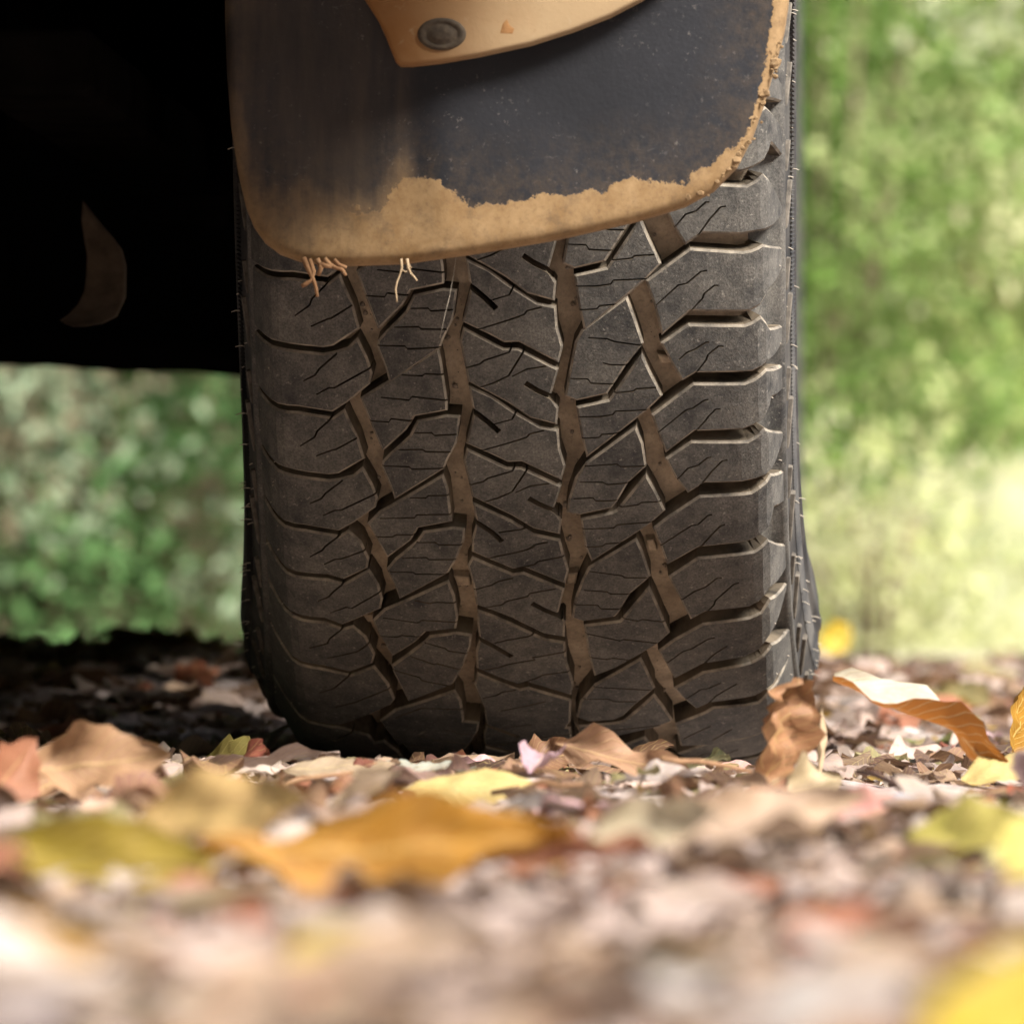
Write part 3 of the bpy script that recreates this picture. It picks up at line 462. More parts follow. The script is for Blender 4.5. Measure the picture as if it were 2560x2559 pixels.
# the other wheels, plain copies far back in the dark
V2, F2, m2 = lathe_tyre([-.2399,-.205,-.185,-.158,-.140,-.120,-.08,-.03,0,.03,.08,.120,.140,.158,.185,.205,.2399],
                        [0,0,0,0,0,0,0,0,0,0,0,0,0,0,0,0,0], 96)
for (x, y) in ((0, 2.78), (-1.5, 0), (-1.5, 2.78)):
    t2 = mesh_obj('tyre', V2, F2, [M_side], car, None, True, (x, y, AXLE_Z + .004))
    r2 = rim.copy(); col.objects.link(r2); r2.parent = car; r2.location = (x, y, AXLE_Z)
    if x < -1: r2.rotation_euler = (0, 0, math.pi)
    # tread lugs of the far tyres
    lv, lf = [], []
    for i in range(60):
        for tt in (-.095, -.05, 0, .05, .095):
            s_ = i/60*2*math.pi + (.05 if tt in (-.05, .05) else 0)
            k = len(lv)
            for n_ in (-.001, .008):
                for (a_, b_) in ((-.019, -.033), (.019, -.045), (.019, .030), (-.019, .042)):
                    lv.append(tyre_point(s_ + b_, tt + a_, n_))
            lf += [(k+4,k+5,k+6,k+7),(k,k+1,k+5,k+4),(k+1,k+2,k+6,k+5),(k+2,k+3,k+7,k+6),(k+3,k,k+4,k+7)]
    tag(mesh_obj('tread_lugs', lv, lf, [M_side], t2, None, False), kind='stuff')

# ---- mud flap
FLAP_Y = -.475
def px2mm(L, y): return [((p := on_plane_y(a, b, y)).x*1000, p.z*1000) for a, b in L]
flap_px = [(416,-330),(420,-100),(421,40),(425,140),(433,240),(446,325),(461,388),(476,425),(497,455),(525,476),(565,490),(610,496),(660,497.5),(760,494),(900,475),(1050,449),(1200,414),(1290,386),(1345,356),(1388,312),(1418,254),(1440,190),(1461,118),(1478,55),(1486,0),(1489,-100),(1490,-330)]
clean_px = [(396,-340),(400,160),(424,270),(478,352),(540,398),(552,402),(566,370),(640,385),(690,398),(716,402),(728,378),(740,352),(752,334),(765,326),(785,338),(812,338),(835,350),(862,364),(880,380),(896,390),(920,384),(950,380),(985,380),(1005,374),(1040,366),(1085,370),(1110,360),(1132,362),(1150,348),(1170,338),(1200,336),(1235,346),(1262,350),(1290,346),(1302,330),(1335,308),(1372,282),(1404,258),(1418,236),(1426,205),(1440,140),(1448,90),(1456,40),(1460,-30),(1462,-340)]
flap_mm = px2mm(flap_px, FLAP_Y); clean_mm = px2mm(clean_px, FLAP_Y)
X_ridge = px2mm([(800, 200)], FLAP_Y)[0][0]
def flap_map(P, n):
    x = P[:,0]; z = P[:,1]
    yy = 9*np.clip((x - X_ridge)/150, -1, 1.2)**2                                 # gently bowed
    yy += 3.5/(1 + np.exp((x - (X_ridge + (z - 300)*-.05))/3.0))                   # step at the moulded ridge
    yy -= 5*np.exp(-((z - 205 - (x + 60)*.10)/12.0)**2)                            # thick lower lip
    yy += 1.6*np.sin(x/17.0)*np.exp(-((z - 330)/120)**2)*np.clip((X_ridge - x)/60, 0, 1)
    return np.stack([x/1000, FLAP_Y + yy/1000 - n/1000, z/1000], -1)
v, f, mi, sm = slab(flap_mm, [], flap_map, edge=6.0, chamfer=4.0, depth=10.0, draft=.5, grid=5.0, nring=3, back=True)
def mat_flap():
    t = NT('muddy_flap_rubber')
    d = t.attr('dirt').outputs['Fac']; soft = t.attr('soft').outputs['Fac']
    n1 = t.noise(90, 6, .65); n2 = t.noise(420, 5, .7); n3 = t.noise(24, 4, .6)
    sc = t.new('ShaderNodeMapping'); sc.inputs['Scale'].default_value = (70, 1, 9); t.link(t.coord(), sc.inputs[0])
    streak = t.noise(1.0, 4, .6, sc.outputs[0])
    rag = t.math('ADD', t.math('MULTIPLY', t.math('SUBTRACT', n1, .5), 16.0), t.math('MULTIPLY', t.math('SUBTRACT', n2, .5), 5.0))
    crisp = t.mapr(t.math('ADD', d, rag), -.3, .5)
    softm = t.mapr(t.math('ADD', d, t.math('ADD', t.math('MULTIPLY', t.math('SUBTRACT', streak, .5), 26.0), t.math('MULTIPLY', t.math('SUBTRACT', n3, .5), 26.0))), -9, 17)
    inv = t.math('SUBTRACT', 1.0, soft)
    leftm = t.attr('left').outputs['Fac']; softm = t.math('MAXIMUM', t.math('MULTIPLY', crisp, t.math('SUBTRACT', 1.0, leftm)), softm)
    mask = t.math('ADD', t.math('MULTIPLY', crisp, inv), t.math('MULTIPLY', softm, soft))
    mud = t.mix(t.mapr(n1, .3, .7), (.17,.102,.044), (.26,.172,.087))
    mud = t.mix(t.math('MULTIPLY', t.mapr(n2, .5, .72), .5), mud, (.10,.064,.034))
    blk = t.mix(t.mapr(n3, .3, .7), (.009,.0095,.012), (.016,.0165,.020))
    film = t.math('MULTIPLY', t.mapr(streak, .28, .75), .7)
    blk = t.mix(t.math('MULTIPLY', film, soft), blk, (.075,.056,.040))
    spk = t.math('MULTIPLY', t.mapr(t.noise(300, 3, .8), .63, .69), t.mapr(n3, .42, .62))
    blk = t.mix(t.math('MULTIPLY', spk, .55), blk, (.14,.125,.11))
    haze = t.math('MULTIPLY', t.math('MULTIPLY', t.mapr(d, -34, 0), t.mapr(t.noise(140, 6, .75), .40, .66)), .38)
    blk = t.mix(haze, blk, (.10,.066,.036))
    mud = t.mix(t.math('MULTIPLY', t.mapr(t.noise(55, 6, .7), .52, .66), .45), mud, (.075,.052,.034))
    wp = t.new('ShaderNodeVectorMath', operation='ADD'); t.link(t.coord(), wp.inputs[0])
    wn_ = t.new('ShaderNodeTexNoise'); wn_.inputs['Scale'].default_value = 30; t.link(t.coord(), wn_.inputs['Vector'])
    ws = t.new('ShaderNodeVectorMath', operation='SCALE'); ws.inputs['Scale'].default_value = .03; t.link(wn_.outputs['Color'], ws.inputs[0]); t.link(ws.outputs[0], wp.inputs[1])
    sm_ = t.new('ShaderNodeMapping'); sm_.inputs['Rotation'].default_value = (0, .35, 0); sm_.inputs['Scale'].default_value = (110, 60, 330); t.link(wp.outputs[0], sm_.inputs[0])
    scr = t.math('MULTIPLY', t.mapr(t.noise(1.0, 4, .7, sm_.outputs[0]), .64, .74), t.mapr(n3, .46, .62))
    blk = t.mix(t.math('MULTIPLY', scr, .45), blk, (.13,.12,.11))
    c = t.mix(mask, blk, mud)
    h = t.math('ADD', t.math('MULTIPLY', mask, .8), t.math('ADD', t.math('MULTIPLY', n2, .35), t.math('MULTIPLY', n1, .3)))
    return t.done(c, t.mapr(mask, 0, 1, .55, .95), t.bump(h, .35, .0012), .26)
M_flap = mat_flap()
flap = mesh_obj('mud_flap', v, f, [M_flap, M_flap], car, mi, sm)
def set_attr(o, name, vals):
    a = o.data.attributes.new(name, 'FLOAT', 'POINT'); a.data.foreach_set('value', np.asarray(vals, np.float32))
Pm = v[:, [0, 2]]*1000
dd = np.concatenate([dist_to_loop(Pm[i:i+400], clean_mm) for i in range(0, len(Pm), 400)])
ins = pts_in_poly(Pm, np.array(clean_mm)); dd = np.where(ins, -dd, dd)
set_attr(flap, 'dirt', dd)
set_attr(flap, 'soft', np.clip((X_ridge - 2 - Pm[:,0])/10, 0, 1))
set_attr(flap, 'left', np.clip((X_ridge - 30 - Pm[:,0])/18, 0, 1))
tag(flap, 'black rubber mud flap with dried tan mud along its lower edge')
# crumbs of dried mud along the ragged right edge
mr = random.Random(3); bmv, bmf = [], []
ico = bmesh.new(); bmesh.ops.create_icosphere(ico, subdivisions=1, radius=1); ico_v = [tuple(q.co) for q in ico.verts]; ico_f = [[q.index for q in ff.verts] for ff in ico.faces]; ico.free()
path = [(1296,372),(1330,350),(1362,322),(1392,290),(1412,250),(1428,212),(1440,170),(1452,126),(1464,80)]
for i in range(85):
    k = mr.random()**1.0*(len(path) - 1); a = int(k); fr = k - a
    px_ = path[a][0]*(1-fr) + path[a+1][0]*fr + mr.gauss(0, 9); py_ = path[a][1]*(1-fr) + path[a+1][1]*fr + mr.gauss(0, 9)
    p = on_plane_y(px_, py_, FLAP_Y); q = flap_map(np.array([[p.x*1000, p.z*1000]]), np.zeros(1))[0]
    r_ = mr.uniform(.0004, .0008)*(1 + 2.2*mr.random()**3); b0 = len(bmv)
    for vx in ico_v:
        w = 1 + mr.uniform(-.35, .35); bmv.append((q[0] + vx[0]*r_*w*1.3, q[1] + .0012 + vx[1]*r_*w*.7, q[2] + vx[2]*r_*w))
    bmf += [tuple(b0 + i_ for i_ in ff) for ff in ico_f]
M_mud = mat_simple('dried_mud', (.15,.092,.045), (.26,.18,.10), 150, .95, .1, 0, .4)
tag(mesh_obj('mud_crumbs', bmv, bmf, [M_mud], flap, None, False), kind='stuff')
# strands of root and mud hanging from the lower edge
def tube(pts, rads, n=6):
    V, F = [], []; pts = [Vector(p) for p in pts]
    for i, p in enumerate(pts):
        d = (pts[min(i+1, len(pts)-1)] - pts[max(i-1, 0)]).normalized(); a = d.cross(Vector((.3, 1, .2))).normalized(); b = d.cross(a)
        for j in range(n):
            an = 2*math.pi*j/n; V.append(p + (a*math.cos(an) + b*math.sin(an))*rads[i])
    for i in range(len(pts) - 1):
        for j in range(n): F.append((i*n+j, i*n+(j+1)%n, (i+1)*n+(j+1)%n, (i+1)*n+j))
    F.append(tuple(range(n))[::-1]); F.append(tuple((len(pts)-1)*n + j for j in range(n)))
    return V, F
def join(parts):
    V, F = [], []
    for v_, f_ in parts:
        k = len(V); V += list(v_); F += [tuple(i + k for i in q) for q in f_]
    return V, F
def strand(px_lines, r0):
    parts = []
    for L, rr in px_lines:
        P = [on_plane_y(a, b, FLAP_Y + .004) for a, b in L]
        parts.append(tube(P, [.7*rr*(1 - .35*i/len(P))*(1 + .25*mr.uniform(-1, 1)) for i in range(len(P))]))
    return join(parts)
M_root = mat_simple('root_strand', (.24,.17,.10), (.36,.27,.17), 200, .9)
M_clod = mat_simple('hanging_clod', (.17,.085,.04), (.25,.14,.07), 200, .95)
v, f = strand([([(757,488),(758,505),(755,517),(749,532),(746,545),(748,560),(749,570)], .0009), ([(758,508),(764,513),(768,512)], .0006),
               ([(768,488),(770,505),(775,516),(782,523),(787,530)], .0010), ([(766,490),(776,506)], .0007)], 0)
mesh_obj('root_strand', v, f, [M_root], flap)
v, f = strand([([(572,486),(582,508),(590,525),(596,542),(599,560)], .0020), ([(584,488),(592,512),(588,528),(576,536),(569,540)], .0018),
               ([(598,488),(606,505),(600,520)], .0022), ([(612,488),(622,500),(634,505),(645,508),(653,520)], .0018), ([(630,490),(640,500),(654,505)], .0019), ([(600,498),(626,502)], .0020)], 0)
mesh_obj('mud_clod', v, f, [M_clod], flap)
P = [on_plane_y(a, b, FLAP_Y + .012) for a, b in [(861,482),(857,510),(848,560),(838,600),(830,638)]]
mesh_obj('cobweb_thread', *tube(P, [.00012]*5, 4), [M_hair], flap)

# ---- mounting plate over the flap
PL_Y = -.492
plate_px = [(640,-330),(650,-120),(672,-30),(692,5),(712,36),(726,66),(736,92),(745,114),(754,122),(775,122),(830,116),(900,104),(1000,82),(1080,56),(1150,28),(1210,-4),(1300,-70),(1400,-330)]
pl = px2mm(plate_px, PL_Y)
def mat_plate():
    t = NT('mud_caked_plate')
    n1 = t.noise(22, 5, .6); n2 = t.noise(90, 5, .65); n3 = t.noise(500, 3, .7)
    sx = t.new('ShaderNodeSeparateXYZ'); t.link(t.coord(), sx.inputs[0])
    c = t.mix(t.mapr(t.math('ADD', t.math('MULTIPLY', sx.outputs[0], 14.0), n1), -.25, .75), (.185,.085,.026), (.29,.205,.115))
    c = t.mix(t.math('MULTIPLY', t.mapr(n2, .6, .74), .6), c, (.32,.25,.165))
    c = t.mix(t.math('MULTIPLY', t.mapr(n3, .6, .75), .35), c, (.19,.11,.055))
    return t.done(c, .85, t.bump(t.math('ADD', n1, t.math('MULTIPLY', n3, .15)), .3, .002), .25)
cen_p = px2mm([(800, -100)], PL_Y)[0]
def plate_map(P, n):
    x, z = P[:,0], P[:,1]
    yy = 5*((x - cen_p[0])/90)**2 - .05*(z - cen_p[1])
    return np.stack([x/1000, PL_Y + yy/1000 - n/1000, z/1000], -1)
v, f, mi, sm = slab(pl, [], plate_map, edge=2.2, chamfer=1.6, depth=9.0, draft=.3, grid=6.0, nring=3, back=True)
plate = mesh_obj('mounting_plate', v, f, [mat_plate()], car, None, sm)
tag(plate, 'mud-caked tan plate with a recessed bolt, overlapping the flap')
def disc_on_plate(name, px_, py_, rx, rz, prof, mat):
    c = px2mm([(px_, py_)], PL_Y)[0]; V, F = [], []; n = 28
    for k, (rr, hh) in enumerate(prof):
        for j in range(n):
            a = 2*math.pi*j/n; q = np.array([[c[0] + rx*rr*math.cos(a), c[1] + rz*rr*math.sin(a)]]); V.append(plate_map(q, np.array([hh]))[0])
    for k in range(len(prof) - 1):
        for j in range(n): F.append((k*n+j, k*n+(j+1)%n, (k+1)*n+(j+1)%n, (k+1)*n+j))
    F.append(tuple((len(prof)-1)*n + j for j in range(n)))
    return mesh_obj(name, V, F, [mat], plate)
M_bolt = mat_simple('muddy_bolt', (.035,.026,.018), (.07,.052,.034), 300, .85)
disc_on_plate('bolt', 833, 64, 10.5, 7.0, [(1.08,.0),(1.0,.9),(.86,1.1),(.74,.5),(.66,.4),(.5,1.3),(.3,1.6)], M_bolt)
M_chip = mat_simple('rust_chip', (.19,.09,.03), (.27,.14,.055), 200, .9)
v, f, mi, sm = slab(px2mm([(943,62),(948,44),(956,36),(962,48),(970,54),(966,63)], PL_Y), [], lambda P, n: plate_map(P, np.asarray(n) + .12), edge=.6, chamfer=.1, depth=1.0, draft=.2, grid=4)
mesh_obj('paint_chip', v, f, [M_chip], plate, None, sm)

# ---- body shell, all above the frame or in the dark
def part(name, x0, x1, y0, y1, z0, z1, mat, bw=.02, parent=car):
    return bevel_obj(mesh_obj(name, *box(x0, x1, y0, y1, z0, z1), [mat], parent, None, False), bw, 3)
part('rear_bumper', -1.66, .06, -.95, -.54, .385, .72, M_body, .03)  # unseen bumper, shaped low and wide to shade the flap's left side
part('bumper_corner', .063, .10, -.74, -.52, .52, .72, M_body, .04)
part('cabin', -1.60, .06, -.86, 3.35, .74, 1.85, M_body, .15)
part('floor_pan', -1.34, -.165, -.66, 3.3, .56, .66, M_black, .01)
def arch_panel(x0, x1):
    pts = [(-.74, .54), (-.56, .52)]
    pts += [(-.49*math.cos(a), AXLE_Z + .49*math.sin(a)) for a in np.linspace(.30, math.pi - .30, 17)]
    pts += [(.58, .50), (2.20, .50)]
    pts += [(2.78 - .49*math.cos(a), AXLE_Z + .49*math.sin(a)) for a in np.linspace(.30, math.pi - .30, 17)]
    pts += [(3.36, .52), (3.55, .60), (3.55, 1.0), (-.74, 1.0)]
    v_, f_, mi_, sm_ = slab([(a*1000, b*1000) for a, b in pts], [], lambda P, n: np.stack([np.full(len(P), x1) + n/1000, P[:,0]/1000, P[:,1]/1000], -1), edge=8, chamfer=5, depth=(x1 - x0)*1000, draft=0, grid=120, nring=2, back=True)
    return mesh_obj('side_panel', v_, f_, [M_body], car, None, sm_)
part('undertray_blocker', -1.34, -.17, 1.02, 3.3, .36, .55, M_black, .02)  # added low under the floor to cut sky light from ahead
part('sill_blocker', -1.62, -1.56, .47, 2.28, .27, .53, M_black, .02)  # added on the far side to close off light under the car
part('sill_blocker', .045, .105, .47, 2.28, .27, .53, M_black, .02)  # added to keep sunlight off the ground under the car
arch_panel(.075, .118); arch_panel(-1.66, -1.62)
lv, lf = [], []
for (yc) in (0, 2.78):
    for i, a in enumerate(np.linspace(.12, math.pi - .12, 25)):
        for r_ in (.485, .50):
            for x in (-.19, .09): lv.append((x, yc - r_*math.cos(a), AXLE_Z + r_*math.sin(a)))
    k0 = 0 if yc == 0 else 100
    for i in range(24):
        k = k0 + i*4; lf += [(k, k+1, k+5, k+4), (k+2, k+6, k+7, k+3), (k, k+4, k+6, k+2), (k+1, k+3, k+7, k+5)]
mesh_obj('wheel_arch_liner', lv, lf, [M_black], car)
part('light_blocker', -.305, -.285, -.52, -.07, .232, .57, M_black, .004)  # unseen panel added to keep light off the tyre's left and the ground
part('inner_wing', -.215, -.19, -.55, .62, .50, .95, M_black, .005)
# underbody behind the axle line
def wavy_tank():
    V, F = [], []; n = 24
    for j, y in enumerate((.30, .34, .95, 1.0)):
        for i in range(n):
            x = -1.30 + i*(1.30 - .135)/(n - 1)
            zb = .233 + .10*min(.2, max(0, -.135 - x)) + .003*math.sin((x + .30)*40) + (.010 if j in (0, 3) else 0)
            V.append((x, y, zb))
    m = len(V)
    for j in range(4):
        for i in range(n): x, y, z = V[j*n + i]; V.append((x, y, .60))
    for j in range(3):
        for i in range(n - 1): F.append((j*n+i, (j+1)*n+i, (j+1)*n+i+1, j*n+i+1))
    for i in range(n - 1):
        F.append((i, i+1, m+i+1, m+i)); F.append((3*n+i, m+3*n+i, m+3*n+i+1, 3*n+i+1))
    for j in range(3):
        F.append((j*n, m+j*n, m+(j+1)*n, (j+1)*n)); F.append((j*n+n-1, (j+1)*n+n-1, m+(j+1)*n+n-1, m+j*n+n-1))
    return V, F
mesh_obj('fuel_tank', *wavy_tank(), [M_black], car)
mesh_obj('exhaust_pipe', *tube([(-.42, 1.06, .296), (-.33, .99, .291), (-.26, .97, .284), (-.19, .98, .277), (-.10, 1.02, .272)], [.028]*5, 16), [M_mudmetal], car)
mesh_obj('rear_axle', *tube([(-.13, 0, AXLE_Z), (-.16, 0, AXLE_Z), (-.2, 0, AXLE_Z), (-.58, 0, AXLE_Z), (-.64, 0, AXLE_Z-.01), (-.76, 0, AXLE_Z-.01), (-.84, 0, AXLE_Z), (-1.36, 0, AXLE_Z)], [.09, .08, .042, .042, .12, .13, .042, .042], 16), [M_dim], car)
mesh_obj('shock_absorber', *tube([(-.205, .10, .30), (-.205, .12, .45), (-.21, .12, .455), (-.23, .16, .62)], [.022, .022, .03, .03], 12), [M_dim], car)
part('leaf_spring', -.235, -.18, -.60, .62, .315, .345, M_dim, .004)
# curved hanger bracket that catches the light
BR_Y = -.02
br_px = [(212,378),(228,400),(248,425),(268,448),(284,470),(292,500),(293,560),(280,598),(256,612),(226,618),(203,619),(186,612),(176,606),(190,594),(206,574),(216,548),(219,520),(220,480),(214,450),(209,415)]
br_px = [(a - 58, b) for a, b in br_px]
def br_map(P, n):
    x, z = P[:,0], P[:,1]; z0 = px2mm([(150, 619)], BR_Y)[0][1]
    yy = -22*np.exp(-((z - z0)/9.0)) + 6*np.sin((z - z0)/30)
    return np.stack([x/1000, BR_Y + yy/1000 - n/1000, z/1000], -1)
v, f, mi, sm = slab(px2mm(br_px, BR_Y), [], br_map, edge=1.5, chamfer=1.0, depth=5.0, draft=.2, grid=4.0, back=True)
tag(mesh_obj('spring_hanger', v, f, [mat_simple('stained_bracket', (.07,.05,.034), (.16,.115,.078), 60, .9, .1)], car, None, sm), 'curved mud-stained bracket hanging under the car')

# ------------------------------------------------------------------ leaves
from mathutils import noise as mn
def leaf_geo(L, W, cup=.6, bend=.3, twist=0.0, wave=.15, seed=0, nu=10, nv=6, a=.85, pw=.85, ragged=.06, crinkle=.10):
    r = random.Random(seed); ph, fq = r.uniform(0, 6), r.uniform(7, 13)
    u = np.linspace(0, 1, nu + 1); v = np.linspace(-1, 1, nv + 1)
    U, Vv = np.meshgrid(u, v, indexing='ij')
    w = W/2*np.clip(np.sin(np.pi*np.clip(u, .004, .996)**a), .01, 1)**pw
    w = w*(1 + ragged*np.array([r.uniform(-1, 1) for _ in u]))
    Wd = w[:,None]*np.ones_like(Vv)
    be = cup*(1 + .5*np.sin(U*5 + ph)) + 1e-4
    y = Wd*np.sin(be*Vv)/be; z = Wd*(1 - np.cos(be*Vv))/be
    z += wave*W*.5*np.sin(U*fq + ph + (Vv > 0)*1.7)*np.abs(Vv)**1.5*np.clip(w[:,None]/(W/2), 0, 1)
    z += .03*W*np.abs(Vv)
    cr = np.array([[mn.noise(Vector((uu*5.5 + seed, vv*2.2, seed*.37))) + .5*mn.noise(Vector((uu*13 + seed, vv*5, seed*.7))) for vv in v] for uu in u]); z += crinkle*W*cr
    y = y + .12*W*np.array([[mn.noise(Vector((uu*9, seed*1.3 + (vv > 0), .5)))*abs(vv)**3 for vv in v] for uu in u])*np.clip(w[:,None]/(W/2), .2, 1)
    tw = twist*(U - .5); y, z = y*np.cos(tw) - z*np.sin(tw), y*np.sin(tw) + z*np.cos(tw)
    al = bend if abs(bend) > 1e-3 else 1e-3
    X = (U - .5)*L; rad = L/al; an = X/rad
    P = np.stack([(rad - z)*np.sin(an), y, rad - (rad - z)*np.cos(an)], -1).reshape(-1, 3)
    k = nv + 1
    F = np.array([(i*k + j, (i+1)*k + j, (i+1)*k + j + 1, i*k + j + 1) for i in range(nu) for j in range(nv)])
    uv = np.stack([U, (Vv + 1)/2], -1).reshape(-1, 2)
    return P, F, uv
def leaf_shader(name, colour=None, back=None, vein=.0, spots=.35):
    """colour None: per-leaf colour attribute"""
    t = NT(name)
    base = t.attr('Col').outputs['Color'] if colour is None else colour
    uv = t.new('ShaderNodeUVMap').outputs[0]; sp = t.new('ShaderNodeSeparateXYZ'); t.link(uv, sp.inputs[0])
    av = t.math('ABSOLUTE', t.math('SUBTRACT', sp.outputs[1], .5))
    n1 = t.noise(60, 5, .65); n2 = t.noise(260, 4, .7); n0 = t.noise(14, 3, .5)
    c = t.mix(t.mapr(n1, .3, .75), base, t.mix(.55, base, (.16,.08,.035)))
    if back is not None:
        g = t.new('ShaderNodeNewGeometry'); bc = t.mix(t.math('MULTIPLY', t.mapr(n1, .3, .75), .5), back, t.mix(.5, back, (.2,.09,.03)))
        c = t.mix(g.outputs['Backfacing'], c, bc)
    c = t.mix(t.math('MULTIPLY', t.mapr(n2, .60, .72), spots), c, (.07,.035,.018))
    ph = t.math('ADD', t.math('MULTIPLY', sp.outputs[0], 75.0), t.math('MULTIPLY', av, -38.0))
    lat = t.mapr(t.math('SINE', ph), .86, .99)
    mid = t.mapr(av, .03, .012)
    vm = t.math('MAXIMUM', t.math('MULTIPLY', lat, .8), mid)
    vc = t.mix(.5, base, (.75,.58,.22))
    c = t.mix(t.math('MULTIPLY', vm, .25 + vein), c, vc)
    h = t.math('ADD', t.math('MULTIPLY', vm, .7), t.math('ADD', t.math('MULTIPLY', n2, .3), t.math('MULTIPLY', n1, .6)))
    nrm = t.bump(h, .5, .0015)
    t.done(c, .62, nrm, .35)
    tr = t.new('ShaderNodeBsdfTranslucent'); t.link(c, tr.inputs['Color']); t.link(nrm, tr.inputs['Normal'])
    mx = t.new('ShaderNodeMixShader'); mx.inputs[0].default_value = .28
    t.link(t.b.outputs[0], mx.inputs[1]); t.link(tr.outputs[0], mx.inputs[2]); t.link(mx.outputs[0], t.out.inputs[0])
    return t.m
M_leaf = leaf_shader('dry_leaf', None, None, .25, .6)
def add_uv_col(me, uv, colr):
    lay = me.uv_layers.new(name='UVMap'); idx = np.empty(len(me.loops), np.int32); me.loops.foreach_get('vertex_index', idx)
    lay.data.foreach_set('uv', np.asarray(uv, np.float32)[idx].ravel())
    if colr is not None:
        ca = me.color_attributes.new('Col', 'FLOAT_COLOR', 'POINT'); c4 = np.ones((len(me.vertices), 4), np.float32); c4[:,:3] = colr
        ca.data.foreach_set('color', c4.ravel())
def rot_m(yaw, pitch, roll):
    return np.array(Matrix.Rotation(R(yaw), 3, 'Z') @ Matrix.Rotation(-R(pitch), 3, 'Y') @ Matrix.Rotation(R(roll), 3, 'X'))
def ground_at(px, py):
    s = 2560/1932; d = _fw + (px*s - 1280)/F_PX*_rt + (1279.5 - py*s)/F_PX*_up
    k = (CAM_POS[2] - .006)/max(1e-6, -d[2]); return CAM_POS + k*d
HEROES = []
def put_leaf(name, px, py, L, W, yaw, pitch, roll, mat, label, cat='leaf', colr=None, group=None, lift=0.0, stalk=None, depth=None, **kw):
    P, F, uv = leaf_geo(L, W, nu=16, nv=8, **kw)
    g = np.array(cam_ray_point(px, py, depth)) if depth else ground_at(px, py)
    Q = P@rot_m(yaw, pitch, roll).T
    base = float(ground_h(g[0], g[1])) + .003 + lift
    Q = Q - [0, 0, Q[:,2].min()]
    o = mesh_obj(name, Q, F, [mat], None, None, True, (g[0], g[1], base))
    add_uv_col(o.data, uv, colr)
    tag(o, label, cat, group); HEROES.append((g[0], g[1], L))
    if stalk:
        e = Q.reshape(17, 9, 3)[0 if stalk < 0 else -1, 4]; d_ = Q.reshape(17, 9, 3)[0 if stalk < 0 else -1, 4] - Q.reshape(17, 9, 3)[2 if stalk < 0 else -3, 4]
        d_ = Vector(d_).normalized(); e = Vector(e)
        mesh_obj('stalk', *tube([e - d_*.004, e + d_*.006, e + d_*abs(stalk)*.6 + Vector((0,0,.002)), e + d_*abs(stalk)], [.0007, .0008, .0007, .0009], 6), [M_stalk], o)
    return o
M_stalk = mat_simple('leaf_stalk', (.16,.08,.04), (.28,.16,.08), 200, .7)
gold = leaf_shader('golden_leaf', (.37,.165,.010), None, .3, .25)
olive = leaf_shader('olive_yellow_leaf', (.27,.20,.016), None, .2, .3)
tanl = leaf_shader('tan_leaf', (.34,.20,.11), None, .1, .3)
cream = leaf_shader('cream_orange_leaf', (.50,.45,.35), (.36,.13,.02), .15, .15)
amber = leaf_shader('amber_leaf', (.34,.17,.012), None, .55, .3)
yel = leaf_shader('yellow_leaf', (.44,.32,.014), None, .2, .1)
straw = leaf_shader('straw_leaf', (.56,.44,.17), None, .3, .15)
rust = leaf_shader('rust_leaf', (.30,.15,.07), None, .1, .3)
brown = leaf_shader('brown_leaf', (.20,.105,.06), None, .15, .3)
maroon = leaf_shader('maroon_leaf', (.16,.045,.035), None, .1, .2)
pink = leaf_shader('pinkish_leaf', (.50,.37,.31), None, .05, .2)
# px, py = where its lowest edge meets the litter
put_leaf('fallen_leaf', 730, 1664, .110, .030, 4, 2, 54, gold, 'large golden leaf lying out of focus in front of the tyre', cup=.5, bend=.5, wave=.9, seed=4, crinkle=.22)
put_leaf('fallen_leaf', 215, 1640, .092, .024, -12, -4, 66, olive, 'olive yellow leaf out of focus at the left, beside the large golden leaf', cup=.4, bend=.3, wave=.3, seed=9)
put_leaf('fallen_leaf', 430, 1620, .062, .03, -22, 6, 55, leaf_shader('pale_gold_leaf', (.38,.25,.09), None, .2, .2), 'pale gold leaf tucked between the olive and the large golden leaf', cup=.5, bend=.4, wave=.4, seed=12)
put_leaf('fallen_leaf', 180, 1512, .062, .034, 6, 6, 70, tanl, 'crumpled tan leaf standing at the left edge of the car shadow', cup=.9, bend=.5, wave=.5, seed=21)
put_leaf('fallen_leaf', 100, 1500, .034, .03, 30, 20, 60, tanl, 'rounded curled tan leaf at far left in the shadow edge', cup=1.4, bend=.8, wave=.3, seed=22)
put_leaf('fallen_leaf', 445, 1448, .050, .024, -30, 4, 50, leaf_shader('torn_olive_leaf', (.30,.26,.07), None, .2, .4), 'torn olive leaf lying in shadow at the left foot of the tyre', cup=.4, bend=.2, wave=.4, seed=30, ragged=.35)
put_leaf('fallen_leaf', 885, 1506, .056, .026, 0, 2, 46, straw, 'straw yellow ribbed leaf lying flat before the middle of the tyre', cup=-.7, bend=-.5, wave=.05, seed=31)
put_leaf('fallen_leaf', 1180, 1482, .068, .020, -16, -11, 55, leaf_shader('ruffled_brown_leaf', (.34,.20,.12), None, .1, .3), 'long ruffled brown leaf propped against the bottom of the tyre', cup=.8, bend=.2, wave=1.0, seed=33)
put_leaf('fallen_leaf', 1040, 1462, .034, .022, 10, 12, 60, brown, 'small dark brown leaf standing in the shadow under the tyre centre', cup=.9, bend=.5, wave=.4, seed=35)
